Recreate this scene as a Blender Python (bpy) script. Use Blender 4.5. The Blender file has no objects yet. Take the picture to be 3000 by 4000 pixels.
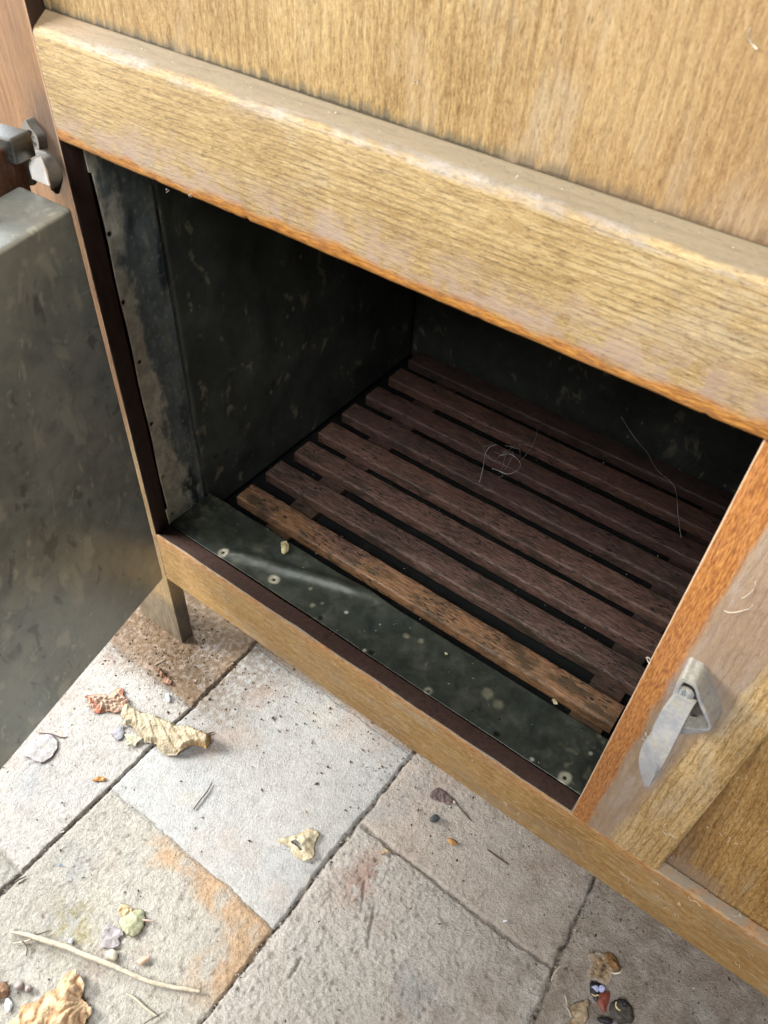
import bpy, bmesh, math, random
import numpy as np
from mathutils import Vector, Matrix
from mathutils.geometry import delaunay_2d_cdt

SC = bpy.context.scene
COL = SC.collection
rnd = random.Random(7)

# ------------------------------------------------------------------ camera
# the camera was solved from the photograph: world X runs along the cabinet front, Y into it, Z up
CR = np.array([[0.80298659, 0.59443194, 0.04316481],
               [0.45465807, -0.56412427, -0.6892386],
               [-0.38535512, 0.57307459, -0.7232475]])      # rows: right, down, forward
CC = np.array([0.51571925, -0.33036933, 0.64550737])
FPX = 3103.46
cam = bpy.data.cameras.new("camera")
cam.sensor_fit = 'HORIZONTAL'
cam.sensor_width = 36.0
cam.lens = FPX / 3000 * 36
cam.clip_start = 0.02
cam.clip_end = 60
cam.dof.use_dof = True
cam.dof.focus_distance = 0.98
cam.dof.aperture_fstop = 25
camo = bpy.data.objects.new("camera", cam)
COL.objects.link(camo)
camo.matrix_world = Matrix([[CR[0][0], -CR[1][0], -CR[2][0], CC[0]],
                            [CR[0][1], -CR[1][1], -CR[2][1], CC[1]],
                            [CR[0][2], -CR[1][2], -CR[2][2], CC[2]],
                            [0, 0, 0, 1]])
SC.camera = camo

# ------------------------------------------------------------------ light
world = bpy.data.worlds.new("World")
SC.world = world
world.use_nodes = True
bgn = world.node_tree.nodes["Background"]
bgn.inputs[0].default_value = (0.95, 0.97, 1.0, 1)
bgn.inputs[1].default_value = 0.10


def area_light(name, pos, target, sx, sy, power, color):
    l = bpy.data.lights.new(name, 'AREA')
    l.shape = 'RECTANGLE'
    l.size, l.size_y, l.energy, l.color = sx, sy, power, color
    o = bpy.data.objects.new(name, l)
    COL.objects.link(o)
    o.location = pos
    d = Vector(target) - Vector(pos)
    o.rotation_euler = d.to_track_quat('-Z', 'Y').to_euler()
    return o


# a bright doorway low on the left, and the soft daylight of the rest of the room in front of the cabinet
area_light("doorway_light", (-3.2, -1.45, 1.78), (0.2, -0.1, -0.1), 1.5, 1.5, 400, (1.0, 0.985, 0.96))
area_light("window_light", (0.42, -1.45, 2.05), (0.3, 0.0, 0.1), 1.3, 1.0, 56, (0.98, 0.98, 1.0))
area_light("back_fill_light", (-1.7, 0.75, 1.25), (0.0, -0.2, 0.2), 0.9, 0.9, 75, (0.80, 0.90, 1.0))  # added lamp, no window known there; blues the door top, lifts the floor

SC.view_settings.view_transform = 'Standard'
SC.view_settings.look = 'None'
SC.view_settings.exposure = 0.26
SC.view_settings.gamma = 1.0

# ------------------------------------------------------------------ dimensions (metres)
ZF = -0.2064          # the tiled floor; z = 0 is the top of the bottom rail
W, H = 0.50, 0.4111   # the door opening
HB = 0.0755           # height of the bottom rail
JD = 0.0186           # thickness of the frame
RY = 0.013            # recess of the panels
BACK = 0.484


def ray(px, py):
    return CR.T @ np.array([(px - 1500) / FPX, (py - 2000) / FPX, 1.0])


def on_z(px, py, z=ZF):
    v = ray(px, py)
    return CC + (z - CC[2]) / v[2] * v


def on_y(px, py, y):
    v = ray(px, py)
    return CC + (y - CC[1]) / v[1] * v


# ------------------------------------------------------------------ noise in numpy
def perlin(x, y, seed=0):
    r = np.random.RandomState(seed)
    ang = r.rand(256, 256) * 2 * np.pi
    gx, gy = np.cos(ang), np.sin(ang)
    xi, yi = np.floor(x).astype(int), np.floor(y).astype(int)
    fx, fy = x - xi, y - yi
    u, v = fx * fx * fx * (fx * (fx * 6 - 15) + 10), fy * fy * fy * (fy * (fy * 6 - 15) + 10)

    def g(i, j):
        a, b = (xi + i) & 255, (yi + j) & 255
        return gx[a, b] * (fx - i) + gy[a, b] * (fy - j)
    return ((g(0, 0) * (1 - u) + g(1, 0) * u) * (1 - v) + (g(0, 1) * (1 - u) + g(1, 1) * u) * v) * 1.5


def fbm(x, y, octv=4, seed=0, gain=0.5):
    s, a, t = 0, 1.0, 0
    for k in range(octv):
        s = s + a * perlin(x * 2 ** k + 13.7 * k, y * 2 ** k + 7.1 * k, seed + k)
        t += a
        a *= gain
    return s / t


def sstep(a, b, x):
    t = np.clip((x - a) / (b - a), 0, 1)
    return t * t * (3 - 2 * t)


# ------------------------------------------------------------------ object helpers
def tag(o, label=None, cat=None, group=None, kind=None):
    if label: o["label"] = label
    if cat: o["category"] = cat
    if group: o["group"] = group
    if kind: o["kind"] = kind
    return o


def empty(name, loc, label, cat, group=None):
    o = bpy.data.objects.new(name, None)
    o.empty_display_size = 0.02
    COL.objects.link(o)
    o.location = loc
    return tag(o, label, cat, group)


def wloc(o):
    v = Vector((0, 0, 0))
    while o is not None:
        v += o.location
        o = o.parent
    return v


def mesh_obj(name, verts, faces, mat, parent=None, smooth=False, slots=None, cols=None, solid=0.0, origin=None):
    """verts in world coordinates -> ONE object, its origin at its parent's (or at 'origin')"""
    off = wloc(parent) if parent is not None else Vector(origin if origin is not None else (0, 0, 0))
    me = bpy.data.meshes.new(name)
    if isinstance(verts, np.ndarray):
        v = verts - np.array(off)[None, :]
        me.from_pydata([], [], [])
        me.vertices.add(len(v))
        me.vertices.foreach_set("co", v.astype(np.float32).ravel())
        f = np.asarray(faces)
        me.loops.add(f.size)
        me.polygons.add(len(f))
        me.loops.foreach_set("vertex_index", f.ravel().astype(np.int32))
        me.polygons.foreach_set("loop_start", (np.arange(len(f)) * f.shape[1]).astype(np.int32))
        me.update(calc_edges=True)
        me.validate()
    else:
        me.from_pydata([tuple(Vector(v) - off) for v in verts], [], faces)
        me.update()
    mats = mat if isinstance(mat, (list, tuple)) else [mat]
    for m in mats:
        me.materials.append(m)
    if slots is not None:
        me.polygons.foreach_set("material_index", np.asarray(slots, dtype=np.int32))
    if smooth:
        me.polygons.foreach_set("use_smooth", np.ones(len(me.polygons), dtype=bool))
    if cols is not None:
        ca = me.color_attributes.new("tint", 'FLOAT_COLOR', 'POINT')
        c = np.ones((len(me.vertices), 4), dtype=np.float32)
        c[:, :3] = cols
        ca.data.foreach_set("color", c.ravel())
    o = bpy.data.objects.new(name, me)
    COL.objects.link(o)
    if parent is not None:
        o.parent = parent
    elif origin is not None:
        o.location = off
    if solid:
        s = o.modifiers.new("thickness", 'SOLIDIFY')
        s.thickness = solid
        s.offset = 0
    return o


def bm_obj(name, bm, mat, parent=None, smooth=False, origin=None):
    vs = [v.co.copy() for v in bm.verts]
    bm.verts.index_update()
    fs = [[v.index for v in f.verts] for f in bm.faces]
    slots = [f.material_index for f in bm.faces]
    bm.free()
    o = mesh_obj(name, vs, fs, mat, parent, smooth, slots=slots, origin=origin)
    if smooth:
        o.data.set_sharp_from_angle(angle=0.6)
    return o


def grid_faces(n, m):
    i = np.arange(n - 1)[:, None] * m + np.arange(m - 1)[None, :]
    return np.stack([i, i + m, i + m + 1, i + 1], -1).reshape(-1, 4)


def box_bm(bm, x0, x1, y0, y1, z0, z1, bev=0.0, seg=2):
    r = bmesh.ops.create_cube(bm, size=1)
    vs = r['verts']
    for v in vs:
        v.co = Vector((x0 + (v.co.x + .5) * (x1 - x0), y0 + (v.co.y + .5) * (y1 - y0), z0 + (v.co.z + .5) * (z1 - z0)))
    if bev:
        es = list({e for v in vs for e in v.link_edges})
        bmesh.ops.bevel(bm, geom=es, offset=bev, segments=seg, affect='EDGES', profile=0.5)
    return bm


def box(name, x0, x1, y0, y1, z0, z1, mat, parent, bev=0.0):
    return bm_obj(name, box_bm(bmesh.new(), x0, x1, y0, y1, z0, z1, bev), mat, parent)


def swept(name, axis, a0, a1, prof, mat, parent, step=0.004, wear=0.3, seed=0, slotf=None, warp=0.0, origin=None, endwear=0.0):
    """board: profile [(u, v, radius)] swept along an axis, arrises rounded and unevenly worn.
    axis x: (u,v)=(y,z); y: (x,z); z: (x,y)"""
    n = max(2, int(abs(a1 - a0) / step) + 1)
    s = np.linspace(a0, a1, n)
    K = 5
    rings = []
    P = len(prof)
    for k in range(P):
        p0, p1, p2 = [np.array(prof[(k + d) % P][:2], float) for d in (-1, 0, 1)]
        r = prof[k][2]
        e1, e2 = (p0 - p1) / np.linalg.norm(p0 - p1), (p2 - p1) / np.linalg.norm(p2 - p1)
        rr = r * (1 + wear * (fbm(s * 22, s * 0 + k * 3.3 + seed, 4, seed + k)) * 2.2)
        rr = np.clip(rr, r * 0.25, r * 3)
        if warp:
            wv = warp * fbm(s * 6, s * 0 + seed * 1.7, 2, seed + 40)
        else:
            wv = 0 * s
        for j in range(K):
            t = j / (K - 1)
            a = p1[None] + e1[None] * rr[:, None] * (1 - t) ** 2 + e2[None] * rr[:, None] * t ** 2
            # small chips in the arris
            chip = np.maximum(0, fbm(s * 160, s * 0 + k * 5.1, 3, seed + 9 + k) - 0.3) * r * 0.8 * (1 if 0 < j < K - 1 else 0)
            a = a + (e1 + e2)[None] * chip[:, None]
            rings.append(a + np.stack([wv, 0 * wv], 1) * 0)
    R = np.stack(rings, 1)                      # n, M, 2
    M = R.shape[1]
    V = np.zeros((n, M, 3))
    ax = 'xyz'.index(axis)
    oth = [i for i in range(3) if i != ax]
    V[:, :, oth[0]] = R[:, :, 0]
    V[:, :, oth[1]] = R[:, :, 1]
    V[:, :, ax] = s[:, None]
    if endwear:
        V[0, :, ax] += endwear * fbm(R[0, :, 0] * 300, R[0, :, 1] * 300, 3, seed + 3)
    verts = [tuple(v) for v in V.reshape(-1, 3)]
    faces, slots = [], []
    for i in range(n - 1):
        for j in range(M):
            j2 = (j + 1) % M
            faces.append((i * M + j, i * M + j2, (i + 1) * M + j2, (i + 1) * M + j))
    faces.append(tuple(range(M))[::-1])
    faces.append(tuple((n - 1) * M + j for j in range(M)))
    o = mesh_obj(name, verts, faces, mat, parent, origin=origin)
    me = o.data
    bm = bmesh.new()
    bm.from_mesh(me)
    bmesh.ops.recalc_face_normals(bm, faces=bm.faces)
    off = wloc(o)
    for f in bm.faces:
        f.smooth = len(f.verts) == 4
        if slotf:
            f.material_index = slotf(f.calc_center_median() + off, f.normal)
    for e in bm.edges:
        if len(e.link_faces) == 2 and e.calc_face_angle(0) > 0.7:
            e.smooth = False
    bm.to_mesh(me)
    bm.free()
    return o


# ------------------------------------------------------------------ node helper
class NT:
    def __init__(s, name):
        s.m = bpy.data.materials.new(name)
        s.m.use_nodes = True
        s.t = s.m.node_tree
        s.b = s.t.nodes["Principled BSDF"]

    def n(s, ty, **kw):
        nd = s.t.nodes.new(ty)
        for k, v in kw.items():
            setattr(nd, k, v)
        return nd

    def l(s, a, b):
        s.t.links.new(a, b)

    def put(s, sock, v):
        if isinstance(v, (int, float)):
            sock.default_value = v
        elif isinstance(v, (tuple, list)):
            sock.default_value = (*v, 1) if len(v) == 3 and sock.type == 'RGBA' else v
        else:
            s.l(v, sock)

    def pos(s, obj=False):
        if obj:
            return s.n('ShaderNodeTexCoord').outputs['Object']
        return s.n('ShaderNodeNewGeometry').outputs['Position']

    def mp(s, vec, scale=(1, 1, 1), loc=(0, 0, 0), rot=(0, 0, 0)):
        m = s.n('ShaderNodeMapping')
        s.l(vec, m.inputs[0])
        m.inputs['Location'].default_value = loc
        m.inputs['Rotation'].default_value = rot
        m.inputs['Scale'].default_value = scale
        return m.outputs[0]

    def noise(s, vec, scale, detail=4, rough=0.55, dist=0.0):
        m = s.n('ShaderNodeTexNoise')
        s.l(vec, m.inputs['Vector'])
        m.inputs['Scale'].default_value = scale
        m.inputs['Detail'].default_value = detail
        m.inputs['Roughness'].default_value = rough
        m.inputs['Distortion'].default_value = dist
        return m.outputs['Fac']

    def wave(s, vec, scale, dist, direction='Z', detail=3, dscale=1.5):
        m = s.n('ShaderNodeTexWave', wave_type='BANDS', bands_direction=direction, wave_profile='SAW')
        s.l(vec, m.inputs['Vector'])
        m.inputs['Scale'].default_value = scale
        m.inputs['Distortion'].default_value = dist
        m.inputs['Detail'].default_value = detail
        m.inputs['Detail Scale'].default_value = dscale
        return m.outputs['Fac']

    def vor(s, vec, scale, feature='F1'):
        m = s.n('ShaderNodeTexVoronoi', feature=feature)
        s.l(vec, m.inputs['Vector'])
        m.inputs['Scale'].default_value = scale
        return m.outputs['Distance']

    def rng(s, v, a, b, c=0.0, d=1.0, smooth=True):
        m = s.n('ShaderNodeMapRange', interpolation_type='SMOOTHSTEP' if smooth else 'LINEAR')
        s.put(m.inputs[0], v)
        for i, x in enumerate((a, b, c, d)):
            m.inputs[1 + i].default_value = x
        return m.outputs[0]

    def ma(s, op, a, b=0.0):
        m = s.n('ShaderNodeMath', operation=op)
        s.put(m.inputs[0], a)
        s.put(m.inputs[1], b)
        return m.outputs[0]

    def mul(s, a, b): return s.ma('MULTIPLY', a, b)
    def add(s, a, b): return s.ma('ADD', a, b)

    def mix(s, f, a, b, mode='MIX'):
        m = s.n('ShaderNodeMix', data_type='RGBA', blend_type=mode)
        s.put(m.inputs[0], f)
        s.put(m.inputs[6], a)
        s.put(m.inputs[7], b)
        return m.outputs[2]

    def ramp(s, f, stops):
        m = s.n('ShaderNodeValToRGB')
        s.l(f, m.inputs[0])
        e = m.color_ramp.elements
        while len(e) < len(stops):
            e.new(0.5)
        for i, (p, c) in enumerate(stops):
            e[i].position = p
            e[i].color = (*c, 1)
        return m.outputs[0]

    def xyz(s, vec):
        m = s.n('ShaderNodeSeparateXYZ')
        s.l(vec, m.inputs[0])
        return m.outputs

    def bump(s, h, strength=0.5, dist=0.001, prev=None):
        m = s.n('ShaderNodeBump')
        m.inputs['Strength'].default_value = strength
        m.inputs['Distance'].default_value = dist
        s.l(h, m.inputs['Height'])
        if prev is not None:
            s.l(prev, m.inputs['Normal'])
        return m.outputs[0]

    def fin(s, color, rough, normal=None, metal=0.0, spec=None):
        s.put(s.b.inputs['Base Color'], color)
        s.put(s.b.inputs['Roughness'], rough)
        s.put(s.b.inputs['Metallic'], metal)
        if normal is not None:
            s.l(normal, s.b.inputs['Normal'])
        if spec is not None:
            s.b.inputs['Specular IOR Level'].default_value = spec
        return s.m


AXS = {'x': (1, 14, 14), 'y': (14, 1, 14), 'z': (14, 14, 1)}


def oak(name, axis, dark, mid, light, seed=0.0, waviness=6, linescale=60, extra=None, rough=0.6, lines=0.45, tilt=0.0, fib=1.0):
    """weathered oak: stretched fibre noise, wavy growth lines, dark pores"""
    n = NT(name)
    p0 = n.pos()
    p = n.mp(p0, loc=(seed, seed * 1.3, seed * .7), rot=(0, tilt, 0))
    st = AXS[axis]
    f1 = n.noise(n.mp(p, scale=st), 16, 5, 0.62, 0.6)                       # broad streaks
    f2 = n.noise(n.mp(p, scale=tuple(v * (1 if v > 1 else 2) for v in st)), 75, 4, 0.65)     # fibres
    pores = n.noise(n.mp(p, scale=tuple(v * (1.6 if v > 1 else 3.5) for v in st)), 60, 2, 0.5)
    direction = {'x': 'Z', 'z': 'X', 'y': 'X'}[axis]
    wv = n.wave(n.mp(p, scale=tuple(1.0 if v > 1 else 0.15 for v in st)), linescale, waviness, direction, 3, 1.6)
    blot = n.noise(p, 9, 4, 0.6)
    sp3 = n.noise(n.mp(p, scale=tuple(v * (1.3 if v > 1 else 6) for v in st)), 130, 3, 0.7)
    v = n.add(n.add(n.add(n.mul(f1, 0.22), n.mul(f2, 0.40)), n.mul(blot, 0.24)), n.mul(sp3, 0.34))
    col = n.ramp(v, [(0.50, dark), (0.60, mid), (0.71, light)])
    # worn grey patches and darker handled ones
    wp = n.noise(n.mp(p, scale=tuple(0.5 if q == 1 else 1.6 for q in st)), 13, 5, 0.68)
    col = n.mix(n.mul(n.rng(wp, 0.54, 0.68), 0.42), col, (0.40, 0.34, 0.25))
    col = n.mix(n.mul(n.rng(wp, 0.44, 0.32), 0.22), col, tuple(c * 0.9 for c in dark))
    ln = n.mul(n.rng(wv, 0.60, 0.97), n.rng(n.noise(p, 35, 3), 0.26, 0.56))
    col = n.mix(n.mul(ln, lines), col, tuple(c * 0.42 for c in dark))
    pm = n.rng(pores, 0.60, 0.69)
    col = n.mix(n.mul(pm, 0.55), col, tuple(c * 0.36 for c in dark))
    lt = n.rng(pores, 0.38, 0.28)
    col = n.mix(n.mul(lt, 0.35), col, tuple(min(1, c * 1.45) for c in light))
    r = rough
    if extra:
        col, r = extra(n, p0, col, r, f1, f2)
    h = n.add(n.add(n.mul(f2, 0.7 * fib), n.mul(pm, -0.5)), n.mul(ln, -0.4))
    return n.fin(col, r, n.bump(n.add(h, n.mul(sp3, 0.5)), 0.5, 0.0007), spec=0.35)


def m_and(n, *ms):
    r = ms[0]
    for x in ms[1:]:
        r = n.mul(r, x)
    return r


# --- colours of the oak
D, M_, L_ = (0.20, 0.11, 0.034), (0.350, 0.232, 0.092), (0.49, 0.36, 0.172)
ORANGE = (0.42, 0.155, 0.03)
MAUVE = (0.33, 0.245, 0.20)
DUST = (0.19, 0.152, 0.098)


def ex_panel(n, p, col, r, f1, f2):
    x, y, z = n.xyz(p)[:3]
    # darker towards the bottom edge of the panel, drawn up along the fibres
    w = n.noise(n.mp(p, scale=(9, 1, 0.6)), 30, 3)
    g = n.rng(n.add(z, n.mul(w, -0.016)), 0.484, 0.4895, 1, 0)
    col = n.mix(n.mul(g, 0.75), col, (0.10, 0.085, 0.055))
    g2 = n.rng(n.add(z, n.mul(w, -0.005)), 0.4888, 0.4902, 1, 0)
    col = n.mix(n.mul(g2, 0.8), col, (0.035, 0.03, 0.02))
    # reddish tone and grey bloom at the right
    b = n.noise(p, 7, 3)
    q = n.mul(n.rng(n.add(x, n.mul(b, 0.25)), 0.42, 0.62), 0.75)
    col = n.mix(n.mul(q, 0.6), col, (0.29, 0.165, 0.08))
    k = n.rng(n.noise(n.mp(p, scale=(3, 3, 1)), 11, 4, 0.6), 0.56, 0.7)
    col = n.mix(n.mul(k, 0.4), col, (0.44, 0.33, 0.20))
    return col, r


def ex_toprail(n, p, col, r, f1, f2):
    x, y, z = n.xyz(p)[:3]
    w = n.noise(n.mp(p, scale=(1, 1, 1.8)), 18, 5, 0.65)
    w2 = n.noise(p, 60, 4, 0.65)
    # varnish left along the bottom arris
    o = n.rng(n.add(z, n.add(n.mul(w, -0.018), n.mul(w2, -0.008))), H - 0.0075, H - 0.001, 1, 0)
    # grey-mauve bloom above it
    m = n.rng(n.add(z, n.mul(w, -0.055)), H - 0.018, H + 0.012, 1, 0)
    col = n.mix(n.mul(n.mul(m, n.rng(w2, 0.36, 0.6)), 0.75), col, MAUVE)
    sp = n.rng(n.noise(p, 48, 5, 0.7), 0.61, 0.70)
    col = n.mix(n.mul(n.mul(sp, m), 0.5), col, (0.15, 0.14, 0.14))
    col = n.mix(n.mul(o, 0.85), col, n.ramp(f2, [(0.38, (0.19, 0.06, 0.004)), (0.52, (0.38, 0.145, 0.012)), (0.68, (0.50, 0.24, 0.04))]))
    # dusty ledge above
    xw = n.rng(n.add(x, n.mul(w, 0.1)), 0.04, 0.15)
    d = n.rng(n.add(z, n.mul(n.noise(p, 40, 4), 0.005)), 0.4848, 0.4870)
    col = n.mix(n.mul(d, 0.85), col, n.mix(xw, (0.25, 0.175, 0.10), DUST))
    d2 = n.mul(n.rng(n.add(z, n.mul(n.noise(n.mp(p, scale=(.4, 1, 1)), 30, 4), 0.007)), 0.4815, 0.4845), n.rng(y, 0.0065, 0.003))
    col = n.mix(n.mul(n.mul(n.mul(d2, xw), n.rng(n.noise(n.mp(p, scale=(.3, 1, 1)), 42, 4, .7), .38, .58)), 0.8), col, n.ramp(n.noise(p, 130, 5, .75), [(0.38, (0.19, 0.16, 0.12)), (0.6, (0.36, 0.32, 0.28))]))
    r = n.add(n.mul(o, -0.25), r)
    return col, r


def ex_bottomrail(n, p, col, r, f1, f2):
    x, y, z = n.xyz(p)[:3]
    w = n.noise(n.mp(p, scale=(.5, 1, 1)), 25, 4, 0.6)
    o = n.rng(n.add(z, n.mul(w, 0.022)), -0.003, 0.012)
    col = n.mix(n.mul(o, 0.7), col, n.ramp(f2, [(0.4, (0.30, 0.12, 0.04)), (0.6, (0.56, 0.29, 0.12))]))
    sp = n.noise(n.mp(p, scale=(.35, 1, 1)), 260, 3, .7)
    col = n.mix(n.mul(n.rng(sp, 0.5, 0.66), 0.5), col, (0.52, 0.38, 0.20))
    col = n.mix(n.mul(n.rng(sp, 0.46, 0.34), 0.4), col, (0.20, 0.11, 0.04))
    g = n.mul(n.rng(n.noise(n.mp(p, scale=(.6, 1, 2)), 14, 5, .65), 0.5, 0.66), 0.75)
    col = n.mix(n.mul(g, 0.55), col, (0.27, 0.20, 0.125))
    # dusty top of the rail
    nz = n.xyz(n.n('ShaderNodeNewGeometry').outputs['Normal'])[2]
    t = n.mul(n.rng(nz, 0.6, 0.95), n.rng(n.noise(p, 45, 4), 0.3, 0.55))
    col = n.mix(n.mul(t, 0.8), col, (0.27, 0.245, 0.19))
    fl = n.rng(n.noise(p, 330, 2, .5), 0.735, 0.76)
    col = n.mix(n.mul(fl, 0.7), col, (0.8, 0.72, 0.6))
    return col, r


def ex_midstile(n, p, col, r, f1, f2):
    x, y, z = n.xyz(p)[:3]
    w = n.noise(n.mp(p, scale=(1, 1, .35)), 22, 5, 0.65)
    w3 = n.noise(n.mp(p, scale=(3, 1, .5)), 60, 4, 0.65)
    b = n.add(n.add(x, n.mul(w, -0.016)), n.mul(w3, -0.010))
    # widths grow towards the top
    zz = n.mul(z, 0.02)
    o = n.rng(n.ma('SUBTRACT', b, zz), W - 0.0035, W + 0.002, 1, 0)
    mv = n.rng(n.ma('SUBTRACT', b, n.mul(z, 0.075)), W + 0.016, W + 0.026, 1, 0)
    col = n.mix(n.mul(mv, 0.78), col, (0.27, 0.195, 0.145))
    gz = n.mul(n.rng(n.noise(n.mp(p, scale=(2, 1, .5)), 24, 5, .7), 0.45, 0.68), mv)
    col = n.mix(n.mul(gz, 0.55), col, (0.40, 0.355, 0.33))
    col = n.mix(n.mul(o, 0.9), col, n.ramp(f2, [(0.38, (0.22, 0.065, 0.010)), (0.52, (0.40, 0.15, 0.028)), (0.68, (0.52, 0.24, 0.06))]))
    # pale line on the arris, its highlight put into the colour
    a = n.rng(n.add(x, n.mul(w3, -0.002)), W + 0.0002, W - 0.0004)
    col = n.mix(n.mul(a, 0.75), col, (0.66, 0.5, 0.34))
    # grime round the latch
    dx = n.ma('SUBTRACT', x, 0.537)
    dz = n.ma('SUBTRACT', z, 0.216)
    dd = n.ma('SQRT', n.add(n.mul(dx, dx), n.mul(n.mul(dz, dz), 0.45)))
    q = n.rng(n.add(dd, n.mul(n.noise(p, 60, 4), 0.022)), 0.028, 0.036, 1, 0)
    col = n.mix(n.mul(q, 0.35), col, (0.24, 0.20, 0.18))
    r = n.add(n.mul(o, -0.2), r)
    return col, r


def ex_leftstile(n, p, col, r, f1, f2):
    x, y, z = n.xyz(p)[:3]
    b = n.noise(p, 16, 4)
    up = n.rng(z, 0.05, 0.2)
    col = n.mix(n.mul(up, 0.85), col, n.ramp(f1, [(.35, (0.13, 0.062, 0.028)), (.65, (0.25, 0.125, 0.055))]))
    col = n.mix(n.mul(n.rng(b, .45, .65), 0.4), col, (0.26, 0.15, 0.09))
    # damp grey foot
    g = n.rng(n.add(z, n.mul(b, 0.06)), ZF + 0.085, ZF + 0.135, 1, 0)
    col = n.mix(n.mul(g, 0.8), col, n.ramp(n.noise(n.mp(p, scale=(2, 2, .6)), 60, 5, .7), [(.35, (0.09, 0.08, 0.065)), (.62, (0.24, 0.205, 0.155))]))
    nx_ = n.xyz(n.n('ShaderNodeNewGeometry').outputs['Normal'])[0]
    col = n.mix(n.mul(n.mul(g, n.rng(nx_, .5, .9)), 0.6), col, (0.10, 0.095, 0.085))  # side face of the leg darker still, its shade put into the colour
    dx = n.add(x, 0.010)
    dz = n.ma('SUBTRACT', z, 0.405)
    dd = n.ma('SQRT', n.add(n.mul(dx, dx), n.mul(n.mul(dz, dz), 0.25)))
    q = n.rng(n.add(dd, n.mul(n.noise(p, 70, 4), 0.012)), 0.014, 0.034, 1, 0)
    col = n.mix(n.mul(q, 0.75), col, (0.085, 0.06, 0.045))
    a = n.rng(n.add(x, n.mul(b, -0.001)), -0.0022, -0.0012)
    col = n.mix(n.mul(n.mul(a, n.rng(z, -.12, -.02)), 0.8), col, (0.62, 0.42, 0.28))
    return col, r


def ex_lowpanel(n, p, col, r, f1, f2):
    x, y, z = n.xyz(p)[:3]
    w = n.noise(n.mp(p, scale=(4, 1, .5)), 35, 4, 0.65)
    g = n.rng(n.add(n.add(x, n.mul(z, 0.12)), n.mul(w, 0.075)), 0.655, 0.60)
    col = n.mix(n.mul(g, 0.72), col, (0.10, 0.05, 0.022))
    k = n.mul(n.rng(n.noise(p, 30, 4), 0.4, 0.55), n.rng(z, 0.035, 0.012))
    k = n.mul(k, n.rng(x, 0.64, 0.60))
    col = n.mix(n.mul(k, 0.7), col, (0.24, 0.175, 0.13))
    return col, r


M_panel = oak("oak_panel", 'z', D, M_, L_, 1.3, 5, 45, ex_panel, lines=0.25)
M_toprail = oak("oak_top_rail", 'x', (0.225, 0.138, 0.052), (0.350, 0.240, 0.100), (0.47, 0.355, 0.178), 4.1, 4.6, 84, ex_toprail, lines=0.55)
M_botrail = oak("oak_bottom_rail", 'x', (0.22, 0.115, 0.032), (0.37, 0.215, 0.07), (0.48, 0.31, 0.125), 8.2, 4, 30, ex_bottomrail, lines=0.2, fib=0.8)
M_midstile = oak("oak_middle_stile", 'z', (0.27, 0.15, 0.045), (0.46, 0.30, 0.12), (0.62, 0.47, 0.26), 2.6, 6, 55, ex_midstile, lines=0.5, rough=0.5)
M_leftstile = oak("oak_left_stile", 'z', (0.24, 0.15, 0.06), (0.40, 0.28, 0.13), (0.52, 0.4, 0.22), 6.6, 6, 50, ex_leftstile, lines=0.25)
M_lowpanel = oak("oak_lower_panel", 'z', (0.17, 0.08, 0.018), (0.37, 0.21, 0.065), (0.52, 0.36, 0.16), 9.6, 8, 64, ex_lowpanel, lines=0.4, tilt=0.10, rough=0.5)


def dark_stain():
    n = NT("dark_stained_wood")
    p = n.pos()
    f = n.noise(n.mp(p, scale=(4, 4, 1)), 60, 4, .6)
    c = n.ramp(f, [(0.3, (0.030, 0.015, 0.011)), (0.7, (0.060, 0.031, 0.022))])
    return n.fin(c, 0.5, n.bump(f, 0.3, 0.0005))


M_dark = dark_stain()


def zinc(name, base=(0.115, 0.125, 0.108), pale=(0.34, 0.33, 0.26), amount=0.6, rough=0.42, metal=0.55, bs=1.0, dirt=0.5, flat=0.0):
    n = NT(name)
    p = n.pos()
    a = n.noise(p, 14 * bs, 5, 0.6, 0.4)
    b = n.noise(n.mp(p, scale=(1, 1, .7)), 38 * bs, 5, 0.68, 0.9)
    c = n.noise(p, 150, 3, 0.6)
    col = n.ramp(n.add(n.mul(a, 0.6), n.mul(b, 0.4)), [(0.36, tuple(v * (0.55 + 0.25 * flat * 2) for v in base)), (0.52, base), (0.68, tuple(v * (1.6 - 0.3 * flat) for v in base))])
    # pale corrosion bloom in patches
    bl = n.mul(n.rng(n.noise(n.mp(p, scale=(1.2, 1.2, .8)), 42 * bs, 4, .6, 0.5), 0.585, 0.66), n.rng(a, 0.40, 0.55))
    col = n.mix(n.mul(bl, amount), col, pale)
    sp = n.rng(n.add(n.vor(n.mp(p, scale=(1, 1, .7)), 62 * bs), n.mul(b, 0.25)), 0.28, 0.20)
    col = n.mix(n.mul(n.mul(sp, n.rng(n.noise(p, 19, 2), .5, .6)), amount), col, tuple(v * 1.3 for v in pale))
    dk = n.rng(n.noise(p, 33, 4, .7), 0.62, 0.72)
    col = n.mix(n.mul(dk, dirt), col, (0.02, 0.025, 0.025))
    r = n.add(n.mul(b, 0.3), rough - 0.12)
    mt = n.ma('MULTIPLY', n.rng(bl, 0, 1, 1, 0.2), metal)
    h = n.add(n.mul(b, 0.6), n.mul(c, 0.12))
    nm = n.bump(n.noise(p, 6, 2), 0.25, 0.006)
    return n.fin(col, r, n.bump(h, 0.35, 0.0008, nm), metal=mt, spec=0.5 if metal else 0.05)


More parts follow.
